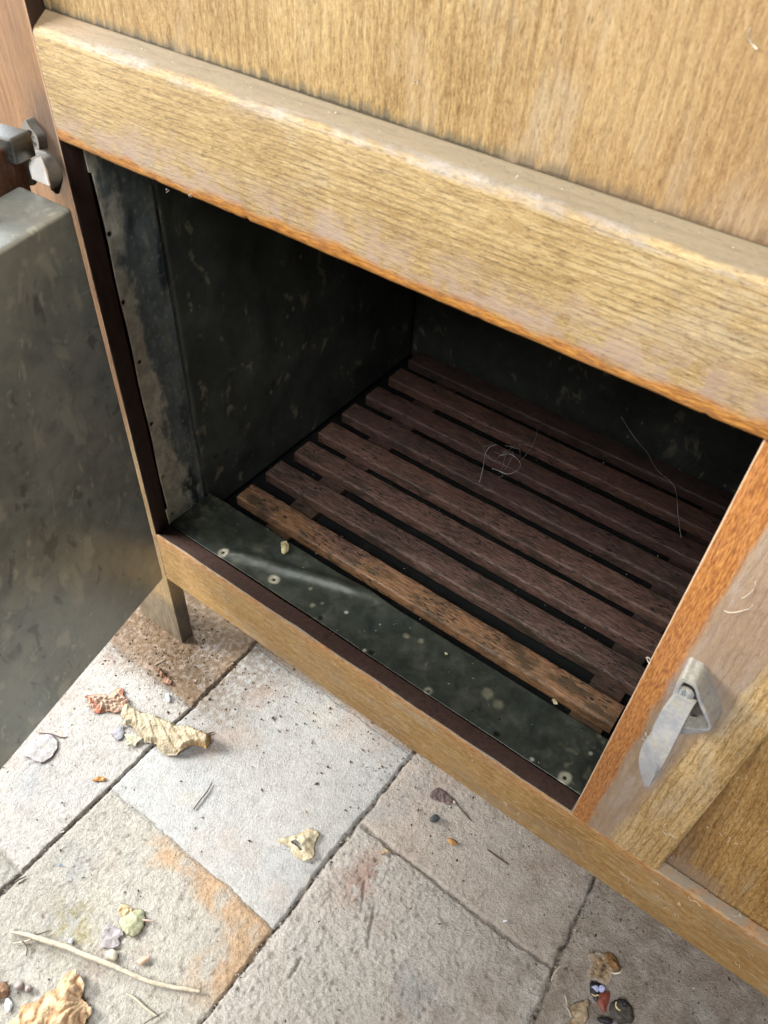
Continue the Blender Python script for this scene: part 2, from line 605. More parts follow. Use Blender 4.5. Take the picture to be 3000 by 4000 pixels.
def door_zinc():
    n = NT("zinc_door_sheet")
    p = n.pos()
    a = n.noise(p, 9, 4, 0.55)
    b = n.noise(p, 55, 5, 0.7, 0.3)
    rot = n.mp(p, scale=(1, 1.0, 0.55), rot=(0.5, 0, 0))
    f1 = n.noise(rot, 46, 3, 0.55, 0.5)
    f2 = n.noise(rot, 105, 3, 0.55, 0.4)
    f3 = n.noise(p, 24, 3, 0.6, 0.5)
    c = n.ramp(n.add(n.mul(a, .5), n.mul(b, .5)), [(0.38, (0.205, 0.228, 0.212)), (0.5, (0.295, 0.322, 0.298)), (0.62, (0.375, 0.395, 0.36))])
    c = n.mix(n.mul(n.rng(f3, 0.56, 0.66), 0.35), c, (0.46, 0.46, 0.38))
    c = n.mix(n.mul(n.rng(f1, 0.58, 0.68), 0.5), c, (0.56, 0.57, 0.48))
    c = n.mix(n.mul(n.rng(f2, 0.64, 0.70), 0.5), c, (0.60, 0.61, 0.52))
    c = n.mix(n.mul(n.rng(f1, 0.40, 0.33), 0.55), c, (0.09, 0.10, 0.095))
    sc_ = n.noise(n.mp(p, scale=(1, 1, 14), rot=(0.25, 0, 0)), 26, 2, .5)
    c = n.mix(n.mul(n.rng(sc_, 0.70, 0.73), 0.35), c, (0.6, 0.6, 0.52))
    return n.fin(c, n.add(n.mul(b, 0.25), 0.20), n.bump(b, 0.25, 0.0006, n.bump(n.noise(p, 7, 2), 0.3, 0.006)), metal=0.28)


M_zdoor = door_zinc()
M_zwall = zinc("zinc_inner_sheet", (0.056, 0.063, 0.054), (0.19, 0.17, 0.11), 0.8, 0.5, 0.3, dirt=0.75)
M_zpan = zinc("zinc_pan_sheet", (0.008, 0.009, 0.008), (0.02, 0.02, 0.015), 0.4, 0.8, 0.0, dirt=0.8)  # near black base, the shade in the slat gaps put into the sheet's colour


def painted_zinc():
    """sheet whose stains are painted per vertex"""
    n = NT("zinc_stained_sheet")
    c = n.n('ShaderNodeVertexColor', layer_name="tint").outputs[0]
    p = n.pos()
    b = n.noise(p, 60, 5, 0.7, 0.6)
    col = n.mix(1.0, c, n.ramp(b, [(0.25, (0.55, 0.55, 0.55)), (0.5, (0.95, .95, .95)), (0.8, (1.5, 1.5, 1.45))]), 'MULTIPLY')
    return n.fin(col, n.add(n.mul(b, 0.35), 0.25), n.bump(b, 0.3, 0.0008), metal=0.3)


M_zpaint = painted_zinc()


def slat_wood(k_=1.0):
    n = NT("worn_painted_slat_wood")
    p = n.pos()
    st = (1, 12, 12)
    f2 = n.noise(n.mp(p, scale=st), 90, 4, 0.65)
    big = n.noise(n.mp(p, scale=(1, 2, 2)), 14, 4, .6)
    x, y, z = n.xyz(p)[:3]
    col = n.ramp(f2, [(0.38, (0.058, 0.032, 0.024)), (0.51, (0.142, 0.078, 0.058)), (0.66, (0.26, 0.155, 0.118))])
    # the front slats are bared to yellow-brown wood
    fr = n.rng(y, 0.165, 0.105)
    fx = n.rng(n.add(x, n.mul(big, 0.15)), 0.12, 0.42)
    bare = n.mul(n.mul(fr, n.rng(n.add(big, n.mul(fx, 0.15)), 0.40, 0.56)), 0.85)
    col = n.mix(bare, col, n.ramp(f2, [(0.38, (0.11, 0.055, 0.022)), (0.62, (0.34, 0.20, 0.10))]))
    # black mildew flecks along the grain
    m = n.mul(n.rng(n.noise(n.mp(p, scale=(1, 3.5, 3.5)), 110, 3, .6), 0.54, 0.62), n.rng(n.noise(p, 24, 3), 0.40, 0.54))
    col = n.mix(n.mul(m, 0.9), col, (0.014, 0.012, 0.008))
    k = n.rng(n.noise(n.mp(p, scale=(1, 2.5, 2.5)), 20, 5, .68), 0.50, 0.64)
    col = n.mix(n.mul(k, 0.78), col, (0.045, 0.036, 0.02))
    du = n.rng(n.noise(n.mp(p, scale=(1, 2, 2)), 31, 5, .7), 0.56, 0.70)
    col = n.mix(n.mul(du, 0.4), col, (0.30, 0.22, 0.17))
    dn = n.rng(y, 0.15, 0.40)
    col = n.mix(n.mul(dn, 0.35), col, (0.06, 0.026, 0.026))  # slats darken towards the back, the falling light put into their colour
    rn = n.n('ShaderNodeObjectInfo').outputs['Random']
    col = n.mix(1.0, col, n.ramp(rn, [(0.0, (0.50 * k_, 0.52 * k_, 0.52 * k_)), (0.5, (0.76 * k_, 0.72 * k_, 0.70 * k_)), (1.0, (1.0 * k_, 0.92 * k_, 0.84 * k_))]), 'MULTIPLY')
    return n.fin(col, 0.55, n.bump(n.add(f2, n.mul(m, -0.8)), 0.6, 0.0010), spec=0.45)


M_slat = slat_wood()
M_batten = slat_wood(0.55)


def metal_mat(name, col, rough, metal, dustc=(0.5, 0.46, 0.38), dust=0.6):
    n = NT(name)
    p = n.pos()
    a = n.noise(p, 60, 5, 0.65)
    b = n.noise(p, 420, 3, 0.6)
    nz = n.xyz(n.n('ShaderNodeNewGeometry').outputs['Normal'])[2]
    d = n.mul(n.rng(n.add(a, n.mul(nz, 0.25)), 0.42, 0.66), dust)
    c = n.mix(d, n.ramp(a, [(0.3, tuple(v * 0.7 for v in col)), (0.6, col)]), n.ramp(b, [(.3, tuple(v * .6 for v in dustc)), (.7, dustc)]))
    return n.fin(c, n.add(n.mul(d, 0.4), rough), n.bump(n.add(n.mul(b, 0.4), a), 0.3, 0.0006), metal=n.rng(d, 0, 1, metal, 0.0))


M_latch = metal_mat("tarnished_latch_metal", (0.50, 0.52, 0.56), 0.40, 0.6, (0.36, 0.33, 0.25), 0.85)
M_hinge = metal_mat("tarnished_hinge_metal", (0.30, 0.30, 0.28), 0.33, 0.9, (0.13, 0.115, 0.09), 0.7)
M_hleaf = metal_mat("bright_leaf_metal", (0.85, 0.84, 0.80), 0.35, 0.2, (0.6, 0.56, 0.48), 0.3)
M_hdark = metal_mat("dark_hinge_metal", (0.13, 0.13, 0.12), 0.32, 0.85, (0.07, 0.06, 0.045), 0.6)


def plain(name, col, rough=0.7, var=0.3, scale=200, bump=0.4, metal=0.0, second=None):
    n = NT(name)
    p = n.pos()
    a = n.noise(p, scale, 4, 0.6)
    c = n.ramp(a, [(0.3, tuple(v * (1 - var) for v in col)), (0.7, tuple(min(1, v * (1 + var)) for v in (second or col)))])
    return n.fin(c, rough, n.bump(a, bump, 0.0005), metal=metal)


def tinted(name, rough=0.85, bs=1.0):
    n = NT(name)
    c = n.n('ShaderNodeVertexColor', layer_name="tint").outputs[0]
    p = n.pos()
    a = n.noise(p, 500, 4, 0.65)
    return n, c, p, a


def floor_material():
    n, c, p, a = tinted("worn_stone_tile")
    b = n.noise(p, 900, 3, 0.6)
    m = n.noise(p, 90, 5, 0.7)
    col = n.mix(1.0, c, n.ramp(n.add(n.mul(a, .6), n.mul(m, .4)), [(0.34, (0.70, 0.68, 0.65)), (0.5, (1, 1, 1)), (0.66, (1.2, 1.2, 1.18))]), 'MULTIPLY')
    dk = n.rng(n.noise(p, 260, 3, .7), 0.685, 0.73)
    col = n.mix(n.mul(dk, 0.65), col, (0.06, 0.045, 0.03))
    rgh = n.n('ShaderNodeAttribute', attribute_name="grit").outputs['Fac']
    g1 = n.add(n.mul(n.noise(p, 380, 5, 0.75), 0.8), n.mul(n.noise(p, 800, 3, .7), .4))
    h = n.add(n.mul(g1, n.add(n.mul(n.ma('MINIMUM', rgh, 1.1), 0.8), 0.30)), n.mul(b, 0.3))
    return n.fin(col, 0.82, n.bump(h, 1.0, 0.0042), spec=0.2)


M_floor = floor_material()


def leaf_mat():
    n, c, p, a = tinted("dry_leaf_tissue")
    m = n.noise(p, 140, 5, 0.7, 0.5)
    col = n.mix(1.0, c, n.ramp(m, [(0.3, (0.68, 0.62, 0.52)), (0.55, (1, 1, 1)), (0.8, (1.2, 1.18, 1.1))]), 'MULTIPLY')
    return n.fin(col, 0.8, n.bump(n.add(m, n.mul(a, .6)), 0.9, 0.0014), spec=0.2)


M_leaf = leaf_mat()

# ------------------------------------------------------------------ the floor: one sheet, tiles and joints in its relief
fx0, fx1, fy0, fy1 = -0.13, 0.80, -0.44, 0.16
st = 0.0013
gx = np.concatenate([np.linspace(-4, fx0, 60)[:-1], np.arange(fx0, fx1, st), np.linspace(fx1, 4, 60)])
gy = np.concatenate([np.linspace(-4, fy0, 60)[:-1], np.arange(fy0, fy1, st), np.linspace(fy1, 4, 60)])
X, Y = np.meshgrid(gx, gy, indexing='ij')
wob = 0.0030 * fbm(X * 34, Y * 34, 5, 5, 0.6) + 0.004 * fbm(X * 6, Y * 6, 2, 6)
wob2 = 0.0034 * fbm(X * 34, Y * 34, 5, 15, 0.6) + 0.004 * fbm(X * 6, Y * 6, 2, 16)


def vjoint(k):
    base = [-0.408, -0.1665, 0.0735, 0.3160, 0.5500, 0.788, 1.03]
    tilt = [0, 0, -0.010, 0.0, -0.085, 0, 0]
    if k < 0: return base[0] + 0.24 * k + 0 * Y
    if k > 6: return base[6] + 0.24 * (k - 6) + 0 * Y
    return base[k] + tilt[k] * np.clip(Y, -.4, .3)


ccol = np.full(X.shape, -99)
dv = np.full(X.shape, 9.0)
for k in range(-16, 22):
    j = vjoint(k) + wob
    ccol = np.where(X > j, k, ccol)
    dv = np.minimum(dv, np.abs(X - j))
rowoff = {1: -0.056, 2: -0.179, 3: -0.044, 4: 0.126}
rowk = np.zeros(X.shape, int)
dh = np.full(X.shape, 9.0)
rs = np.random.RandomState(3)
for k in range(-16, 22):
    m = ccol == k
    off = rowoff.get(k, rs.rand() * 0.235)
    yy = (Y + wob2 - off) / 0.236
    rowk = np.where(m, np.floor(yy).astype(int), rowk)
    dh = np.where(m, np.abs(yy - np.round(yy)) * 0.236, dh)
tid = ccol * 37 + rowk
gw = 0.0013 + 0.0016 * np.clip(fbm(X * 11, Y * 11, 3, 21) + 0.25, -0.5, 1.5) + 0.0010 * fbm(X * 60, Y * 60, 3, 22)
gw = np.clip(gw, 0.0004, 0.01)
gv = 1 - sstep(gw * 0.35, gw * 1.9, dv)
faint = np.where(ccol == 2, 0.45, np.where(ccol == 1, 0.5, 0.75))
gh = (1 - sstep(gw * 0.4, gw * 1.9, dh)) * faint
joint = np.maximum(gv, gh)
# little rubble in the joints
rub = fbm(X * 260, Y * 260, 3, 31)
chipv = sstep(0.006, 0.0, dv) * np.clip(fbm(X * 70, Y * 70, 3, 44), 0, 1) * 1.5
Z = -joint * (0.0030 + 0.0014 * rub) - np.clip(chipv, 0, 1) * 0.0024 * (1 - joint)
# per tile: level, slope, roughness, colour
P = {  # (column, row): (colour, grit, dz)
    (1, 0): ((0.36, 0.265, 0.195), 0.5, 0.0006), (1, -1): ((0.52, 0.49, 0.455), 0.55, 0.0004),
    (1, -2): ((0.45, 0.43, 0.38), 0.9, -0.0004),
    (2, 0): ((0.46, 0.455, 0.44), 0.22, 0.0), (2, -1): ((0.52, 0.49, 0.43), 1.0, -0.0003),
    (2, 1): ((0.30, 0.25, 0.21), 0.4, 0.0),
    (3, 0): ((0.56, 0.495, 0.435), 0.8, 0.0005), (3, -1): ((0.62, 0.58, 0.53), 1.45, 0.0007),
    (4, 0): ((0.48, 0.425, 0.365), 1.4, -0.0004), (4, -1): ((0.52, 0.46, 0.40), 1.0, -0.0002)}
Cc = np.zeros(X.shape + (3,))
grit = np.full(X.shape, 0.5)
dz = np.zeros(X.shape)
Cc[:] = (0.38, 0.34, 0.30)
for (a, b), (c, g, d_) in P.items():
    m = (ccol == a) & (rowk == b)
    Cc[m] = c
    grit[m] = g
    dz[m] = d_
Z += dz * (1 - joint)
und = fbm(X * 14, Y * 14, 4, 51)
med = fbm(X * 75, Y * 75, 4, 52, 0.6)
fine = fbm(X * 240, Y * 240, 3, 53, 0.6)
pit = np.maximum(0, fbm(X * 120, Y * 120, 3, 54) - 0.18)
Z += (1 - joint) * (und * 0.0012 + grit * (med * 0.0007 + fine * 0.0006 + (fbm(X * 170, Y * 170, 3, 57, .75) + np.abs(fbm(X * 310, Y * 310, 2, 58))) * 0.0009 - pit * 0.0022) + fine * 0.0001)
# long scars in the rough tile
for (a, b, w_, dp) in [((1410, 3560), (1425, 3440), .0022, .0022), ((1135, 3815), (1180, 3740), .0022, .0022), ((1435, 3700), (1460, 3540), .003, .0014),
                       ((1212, 3812), (1275, 3750), .0015, .0014), ((1832, 3330), (1755, 3470), .0009, .0007), ((2100, 3735), (2135, 3800), .0012, .001)]:
    A, B = on_z(*a)[:2], on_z(*b)[:2]
    d_ = B - A
    t = np.clip(((X - A[0]) * d_[0] + (Y - A[1]) * d_[1]) / (d_ @ d_), 0, 1)
    dist = np.hypot(X + 0.6 * wob - A[0] - t * d_[0], Y + 0.6 * wob2 - A[1] - t * d_[1])
    Z -= dp * (1 - sstep(0, w_, dist))
    Cc *= (1 - 0.35 * (1 - sstep(0, w_, dist)))[..., None]


def blend(mask, col, amt=1.0):
    global Cc
    mk = np.clip(mask * amt, 0, 1)[..., None]
    Cc = Cc * (1 - mk) + np.array(col) * mk


# mottling: pinkish, bluish and cream clouds
blend(sstep(0.12, 0.5, fbm(X * 12, Y * 12, 4, 61)), (0.47, 0.37, 0.31), 0.55)
blend(sstep(0.15, 0.5, fbm(X * 11, Y * 11, 4, 62)), (0.43, 0.44, 0.45), 0.6)
blend(sstep(0.2, 0.55, fbm(X * 17, Y * 17, 4, 63)), (0.52, 0.49, 0.42), 0.5)
t21 = (ccol == 2) & (rowk == -1)
wb = fbm(X * 26, Y * 26, 4, 64)
# bare orange clay along two edges of the rough cream tile
band = np.maximum(sstep(-0.212, -0.192, Y + wb * 0.02) * sstep(0.13, 0.20, X + wb * 0.05),
                  sstep(0.268, 0.287, X + wb * 0.014) * sstep(-0.285, -0.235, Y))
blend(band * t21 * sstep(-0.6, 0.15, fbm(X * 40, Y * 40, 3, 65)), (0.56, 0.36, 0.20), 0.8)
cA = on_z(285, 3620)
blend(np.exp(-((X - cA[0]) ** 2 + (Y - cA[1]) ** 2) / 0.00055) * sstep(-.3, .3, fbm(X * 60, Y * 60, 4, 66)), (0.36, 0.30, 0.13), 1.0)
cA = on_z(1420, 3420)
blend(np.exp(-((X - cA[0]) ** 2 / 0.0003 + (Y - cA[1]) ** 2 / 0.0012)) * (fbm(X * 50, Y * 50, 3, 67) > -.1), (0.46, 0.29, 0.23), 0.75)
# sandy brown dirt lying round the foot and under the cabinet
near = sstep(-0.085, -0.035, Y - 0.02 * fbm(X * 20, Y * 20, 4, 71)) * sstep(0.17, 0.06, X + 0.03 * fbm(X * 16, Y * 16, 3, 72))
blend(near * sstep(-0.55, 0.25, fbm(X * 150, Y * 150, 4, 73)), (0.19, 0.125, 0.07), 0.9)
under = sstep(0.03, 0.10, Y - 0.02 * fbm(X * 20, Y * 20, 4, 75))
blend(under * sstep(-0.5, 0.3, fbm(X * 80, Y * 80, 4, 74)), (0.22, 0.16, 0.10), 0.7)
blend(sstep(0.40, 0.62, X + 0.05 * fbm(X * 9, Y * 9, 3, 77)) * sstep(-0.5, 0.3, fbm(X * 45, Y * 45, 4, 76)), (0.27, 0.205, 0.15), 0.55)  # browner towards the right: the open door's shadow put into the tile colour
blend(np.clip(pit * np.minimum(grit, 1) * 1.3, 0, .5), (0.22, 0.18, 0.15), 0.9)
blend(joint * (0.45 + 0.6 * rub), (0.12, 0.10, 0.08), 0.8)
blend(sstep(0.55, 1.0, np.maximum(gv, gh)) * sstep(-0.25, 0.2, fbm(X * 120, Y * 120, 3, 87)), (0.03, 0.025, 0.02), 0.9)
blend(joint * sstep(0.15, 0.5, rub), (0.40, 0.38, 0.32), 0.7)
Cc *= (1 + 0.10 * fine + 0.10 * med)[..., None]
Cc = np.clip(Cc * np.array((0.985, 0.98, 0.96)), 0.01, 0.85)
V = np.stack([X, Y, ZF + Z - 0.0006], -1).reshape(-1, 3)
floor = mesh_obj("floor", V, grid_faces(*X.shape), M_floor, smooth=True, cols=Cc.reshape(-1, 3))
at = floor.data.attributes.new("grit", 'FLOAT', 'POINT')
at.data.foreach_set("value", grit.astype(np.float32).ravel())
tag(floor, kind="structure")
del V, Cc, X, Y, Z, wob, wob2, med, fine, pit, und, rub

# ------------------------------------------------------------------ the cabinet
cab = empty("cabinet", (0.25, 0.25, ZF), "old oak ice cabinet with its zinc lined door standing open above the tiles", "cabinet")
CW1 = 1.16          # right end of the cabinet front (outside the picture)
CT = 0.92           # top


def s_left(c, nn):
    return 1 if (nn.x > 0.55 and c.z > -HB + 0.002 and c.x > -0.001) else 0


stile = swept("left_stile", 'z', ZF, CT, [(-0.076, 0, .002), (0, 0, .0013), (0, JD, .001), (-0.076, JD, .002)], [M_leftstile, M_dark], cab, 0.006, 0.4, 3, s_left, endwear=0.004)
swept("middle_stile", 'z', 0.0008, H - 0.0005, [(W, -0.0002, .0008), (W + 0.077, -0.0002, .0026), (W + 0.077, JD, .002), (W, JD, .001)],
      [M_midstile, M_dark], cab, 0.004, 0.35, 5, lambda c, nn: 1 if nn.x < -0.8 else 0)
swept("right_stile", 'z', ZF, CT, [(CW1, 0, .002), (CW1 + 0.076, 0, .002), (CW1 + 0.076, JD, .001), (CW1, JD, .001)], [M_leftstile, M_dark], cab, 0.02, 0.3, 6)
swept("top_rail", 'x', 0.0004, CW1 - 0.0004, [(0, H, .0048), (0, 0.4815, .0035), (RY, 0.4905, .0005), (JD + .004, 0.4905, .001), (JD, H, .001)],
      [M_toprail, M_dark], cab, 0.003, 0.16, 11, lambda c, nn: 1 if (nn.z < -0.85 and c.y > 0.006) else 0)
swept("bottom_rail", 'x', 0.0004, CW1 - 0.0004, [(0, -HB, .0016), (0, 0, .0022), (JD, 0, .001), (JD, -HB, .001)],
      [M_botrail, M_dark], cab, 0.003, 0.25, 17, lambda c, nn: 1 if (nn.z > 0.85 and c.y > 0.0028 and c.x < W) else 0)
swept("upper_rail", 'x', 0.0004, CW1 - 0.0004, [(0, CT - 0.06, .003), (0, CT, .002), (JD, CT, .001), (JD, CT - 0.06, .001)], M_toprail, cab, 0.02, 0.3, 19)
# panels set back behind the frame
box("upper_panel", 0.0006, CW1 - 0.0006, RY, RY + 0.006, 0.4909, CT - 0.058, M_panel, cab)
# the lower right panel with its frayed bottom edge
nx = 420
xs = np.linspace(W + 0.0775, CW1 - 0.0006, nx)
zb = 0.0012 + 0.0016 * (fbm(xs * 60, xs * 0, 4, 81) + 0.4) + 0.0018 * (fbm(xs * 400, xs * 0, 2, 82) > 0.25) - 0.003 * np.exp(-((xs - 0.652) / 0.006) ** 2)
zb = np.maximum(zb, 0.0009)
zs = np.concatenate([[0], np.linspace(0.01, 1, 12)])
XX, TT = np.meshgrid(xs, zs, indexing='ij')
ZZ = zb[:, None] + (H - 0.0005 - zb[:, None]) * TT
YY = RY - 0.0015 + 0 * XX + 0.0004 * fbm(XX * 30, ZZ * 6, 3, 83)
mesh_obj("lower_panel", np.stack([XX, YY, ZZ], -1).reshape(-1, 3), grid_faces(*XX.shape), M_lowpanel, cab, smooth=True, solid=0.004)
# carcase round the back, so the inside stays dark
box("side_panel", -0.076, -0.058, JD + .0005, 0.53, -HB, CT, M_leftstile, cab)
box("side_panel", CW1 + 0.058, CW1 + 0.076, JD + .0005, 0.53, -HB, CT, M_leftstile, cab)
box("back_panel", -0.0575, CW1 + 0.0575, 0.515, 0.53, -HB, CT - .021, M_dark, cab)
box("cabinet_top", -0.085, CW1 + 0.085, -0.012, 0.54, CT + .0005, CT + 0.022, M_toprail, cab, 0.004)
box("base_board", -0.0575, CW1 + 0.0575, JD + .001, 0.514, -HB, -HB + 0.016, M_dark, cab)
for (x0, x1, y0, y1) in ((-0.058, -0.076 + .045, 0.49, 0.53), (CW1, CW1 + 0.076, 0.49, 0.53)):
    box("leg", x0, x1, y0, y1, ZF, -HB - .0005, M_dark, cab, 0.002)

# zinc lining
liner = empty("zinc_lining", (0, 0, 0), None, None)
del_liner = liner
liner.parent = cab
liner.location = Vector((0.25, 0.25, 0.0)) - Vector((0.25, 0.25, ZF))
# Empty carries no geometry; the sheets are its sub-parts
CEIL = H + 0.012


def sheet(name, P0, U, Vv, nu, nv, disp, colf, mat, solid=0.0006):
    """rectangular sheet P0 + a U + b V, displaced along its normal; colf -> per vertex colours"""
    P0, U, Vv = map(lambda v: np.array(v, float), (P0, U, Vv))
    nrm = np.cross(U, Vv)
    nrm /= np.linalg.norm(nrm)
    a, b = np.meshgrid(np.linspace(0, 1, nu), np.linspace(0, 1, nv), indexing='ij')
    Pp = P0 + a[..., None] * U + b[..., None] * Vv
    d_ = disp(Pp, a, b)
    Pp = Pp + d_[..., None] * nrm
    c = colf(Pp, a, b).reshape(-1, 3) if colf else None
    return mesh_obj(name, Pp.reshape(-1, 3), grid_faces(nu, nv), mat, liner, smooth=True, cols=c, solid=solid)


def lerp(c, col, mk):
    mk = np.clip(mk, 0, 1)[..., None]
    return c * (1 - mk) + np.array(col) * mk


ZB = np.array([0.042, 0.048, 0.036])


def ringmark(c, d_, r0, s=1.0, pale=(0.42, 0.39, 0.29)):
    c = lerp(c, pale, (1 - sstep(r0 * .75, r0 * 1.25, d_)) * 0.9 * s)
    return lerp(c, (0.012, 0.010, 0.008), 1 - sstep(r0 * .26, r0 * .4, d_))


holes_f = [(0.0241, 0.3339), (0.0227, 0.2733), (0.026, 0.2105), (0.0244, 0.1389), (0.025, 0.0678), (0.0263, 0.0105), (0.050, 0.004)]


def col_flange(Pp, a, b):
    y, z = Pp[..., 1], Pp[..., 2]
    n1, n2, n3 = fbm(y * 60, z * 22, 5, 91, .62), fbm(y * 130, z * 70, 4, 92), fbm(y * 30, z * 12, 3, 93)
    c = np.ones(y.shape + (3,)) * np.array([0.15, 0.18, 0.18])
    c = lerp(c, (0.26, 0.27, 0.22), sstep(0.0, 0.5, n1) * 0.8)
    c = lerp(c, (0.018, 0.026, 0.034), sstep(0.05, 0.35, n3) * 0.85)
    edge = 0.039 + 0.012 * n1 * 1.6 + 0.008 * n3 - 0.008 * sstep(0.25, .36, z) + 0.010 * sstep(0.12, 0.02, z)
    bw = 1 - sstep(-0.007, 0.007, y - edge + 0.010 * n2 + 0.005 * fbm(y * 300, z * 200, 3, 99))
    sp_ = fbm(y * 260, z * 180, 3, 100)
    c = lerp(c, (0.40, 0.40, 0.33), sstep(0.22, 0.5, sp_) * 0.6)
    c = lerp(c, (0.74, 0.70, 0.57), bw * (0.8 + 0.3 * n2))
    c = lerp(c, (0.55, 0.50, 0.36), sstep(0.15, 0.5, n2) * sstep(0.13, 0.03, z) * 0.7)
    for k, (hy, hz) in enumerate(holes_f):
        d_ = np.hypot(y - hy, z - hz)
        if k >= 4:
            c = ringmark(c, d_, 0.0052 if k == 5 else 0.0036)
        else:
            c = lerp(c, (0.012, 0.010, 0.008), 1 - sstep(0.0018, 0.0026, d_))
    return c


def disp_flange(Pp, a, b):
    y, z = Pp[..., 1], Pp[..., 2]
    d_ = 0.0009 * fbm(y * 40, z * 14, 3, 95)
    for hy, hz in holes_f:
        d_ = d_ - 0.0009 * np.exp(-((y - hy) ** 2 + (z - hz) ** 2) / 0.003 ** 2)
    d_ = d_ - 0.0022 * sstep(0.0715, 0.075, y)
    return d_ + 0.0002


# the side wall's front flange, nailed to the jamb: y grows with U, z with V -> normal +X
fl = sheet("side_flange", (0.0004, 0.0172, -0.001), (0, 0.0593, 0), (0, 0, CEIL), 60, 420, disp_flange, col_flange, M_zpaint)
# notches in its front edge
me = fl.data
offl = wloc(liner)
for v in me.vertices:
    y, z = v.co.y + offl.y, v.co.z + offl.z
    if y < 0.025:
        ed = 0.0164 if z > 0.384 else (0.0207 + 0.0006 * math.sin(z * 60))
        if z < 0.024:
            ed = 0.0186
        if y < ed:
            v.co.y = ed - offl.y
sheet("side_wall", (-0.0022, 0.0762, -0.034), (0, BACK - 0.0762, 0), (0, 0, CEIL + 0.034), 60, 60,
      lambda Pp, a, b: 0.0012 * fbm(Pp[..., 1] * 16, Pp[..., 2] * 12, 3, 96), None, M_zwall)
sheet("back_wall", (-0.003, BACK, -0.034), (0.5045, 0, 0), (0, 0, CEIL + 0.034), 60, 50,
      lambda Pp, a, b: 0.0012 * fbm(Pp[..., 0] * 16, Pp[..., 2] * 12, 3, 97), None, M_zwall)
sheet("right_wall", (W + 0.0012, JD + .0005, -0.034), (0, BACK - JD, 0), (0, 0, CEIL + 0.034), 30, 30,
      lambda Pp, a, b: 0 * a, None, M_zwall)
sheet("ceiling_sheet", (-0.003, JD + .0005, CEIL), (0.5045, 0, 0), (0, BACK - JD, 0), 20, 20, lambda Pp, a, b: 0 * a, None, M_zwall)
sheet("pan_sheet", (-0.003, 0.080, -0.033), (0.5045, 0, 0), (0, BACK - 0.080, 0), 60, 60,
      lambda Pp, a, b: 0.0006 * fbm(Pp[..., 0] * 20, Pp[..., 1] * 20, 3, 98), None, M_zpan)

holes_b = [(0.0754, 0.0255, 2), (0.1417, 0.0311, 2), (0.3405, 0.0222, 1), (0.2733, 0.0235, 0), (0.4812, 0.0245, 2), (0.4133, 0.0245, 0), (0.2099, 0.024, 0)]
Rg = np.array([0.0824, 0.0290]), np.array([0.2343, 0.0790])


def ridge_d(x, y):
    a_, b_ = Rg
    d_ = b_ - a_
    t = ((x - a_[0]) * d_[0] + (y - a_[1]) * d_[1]) / (d_ @ d_)
    cr = ((x - a_[0]) * -d_[1] + (y - a_[1]) * d_[0]) / np.linalg.norm(d_)
    return t, cr


def disp_apron(Pp, a, b):
    x, y = Pp[..., 0], Pp[..., 1]
    t, cr = ridge_d(x, y)
    amp = sstep(-0.12, 0.10, t) * sstep(1.25, 0.75, t)
    cr2 = cr + 0.0015 * fbm(x * 30, y * 30, 3, 103)
    d_ = amp * 0.0065 * np.exp(-(cr2 / 0.0075) ** 2) + amp * 0.0015 * sstep(0.0, -0.02, cr)
    d_ += 0.0008 * fbm(x * 22, y * 30, 3, 101) + 0.00018 * fbm(x * 90, y * 90, 3, 102)
    # rolled down at the back edge, into the pan
    d_ -= 0.033 * np.clip((y - 0.0805) / 0.0045, 0, 1) ** 1.5
    for hx, hy, k in holes_b:
        d_ -= 0.0008 * np.exp(-((x - hx) ** 2 + (y - hy) ** 2) / 0.0032 ** 2)
    return d_ + 0.0006


def col_apron(Pp, a, b):
    x, y = Pp[..., 0], Pp[..., 1]
    n1, n2, n3 = fbm(x * 34, y * 34, 5, 104, .62), fbm(x * 110, y * 110, 4, 105), fbm(x * 9, y * 14, 3, 106)
    c = np.ones(x.shape + (3,)) * ZB
    c = lerp(c, (0.078, 0.082, 0.060), sstep(-0.1, 0.5, n1) * 0.8)
    c = lerp(c, (0.030, 0.040, 0.036), sstep(0.05, 0.5, n3) * 0.6)
    pale = (0.20, 0.185, 0.12)
    c = lerp(c, pale, sstep(0.34, 0.6, n2) * sstep(0.0, 0.35, n1) * 0.65)
    c = lerp(c, pale, sstep(0.1, .45, n2) * sstep(0.44, 0.495, x) * 0.6)
    c = lerp(c, (0.17, 0.17, 0.11), sstep(-.1, .4, n2) * sstep(0.05, 0.01, x) * 0.5)
    for hx, hy, k in holes_b:
        d_ = np.hypot(x - hx, y - hy) * (1 + 0.3 * n2 + 0.1 * n1)
        c = ringmark(c, d_, 0.0058, 0.9) if k == 2 else (ringmark(c, d_, 0.004, .5) if k == 1 else lerp(c, (0.012, 0.010, 0.008), 1 - sstep(0.0022, 0.0034, d_)))
    for sx, sy, r in [(0.1938, 0.0303, .0028), (0.2889, 0.0596, .003), (0.3034, 0.0638, .003), (0.385, 0.054, .006), (0.40, 0.050, .005), (0.179, .045, .002), (0.2, .0385, .002)]:
        d_ = np.hypot(x - sx, y - sy) * (1 + 0.5 * n2)
        c = lerp(c, (0.24, 0.23, 0.15), (1 - sstep(r * .5, r * 1.3, d_)) * 0.7)
    rs_ = np.random.RandomState(12)
    for k in range(22):
        sx, sy, r = rs_.rand() * .5, .02 + rs_.rand() * .062, .0004 + .0011 * rs_.rand() ** 2
        i0 = int(np.clip((sx - .02) / .5 * 460, 0, 460))
        sl = (slice(max(0, i0 - 12), i0 + 30), slice(None))
        d_ = np.hypot(x[sl] - sx, y[sl] - sy)
        c[sl] = lerp(c[sl], (0.40, 0.38, 0.30) if k % 3 else (0.02, 0.022, 0.018), 1 - sstep(r, r * 1.6, d_))
    return c


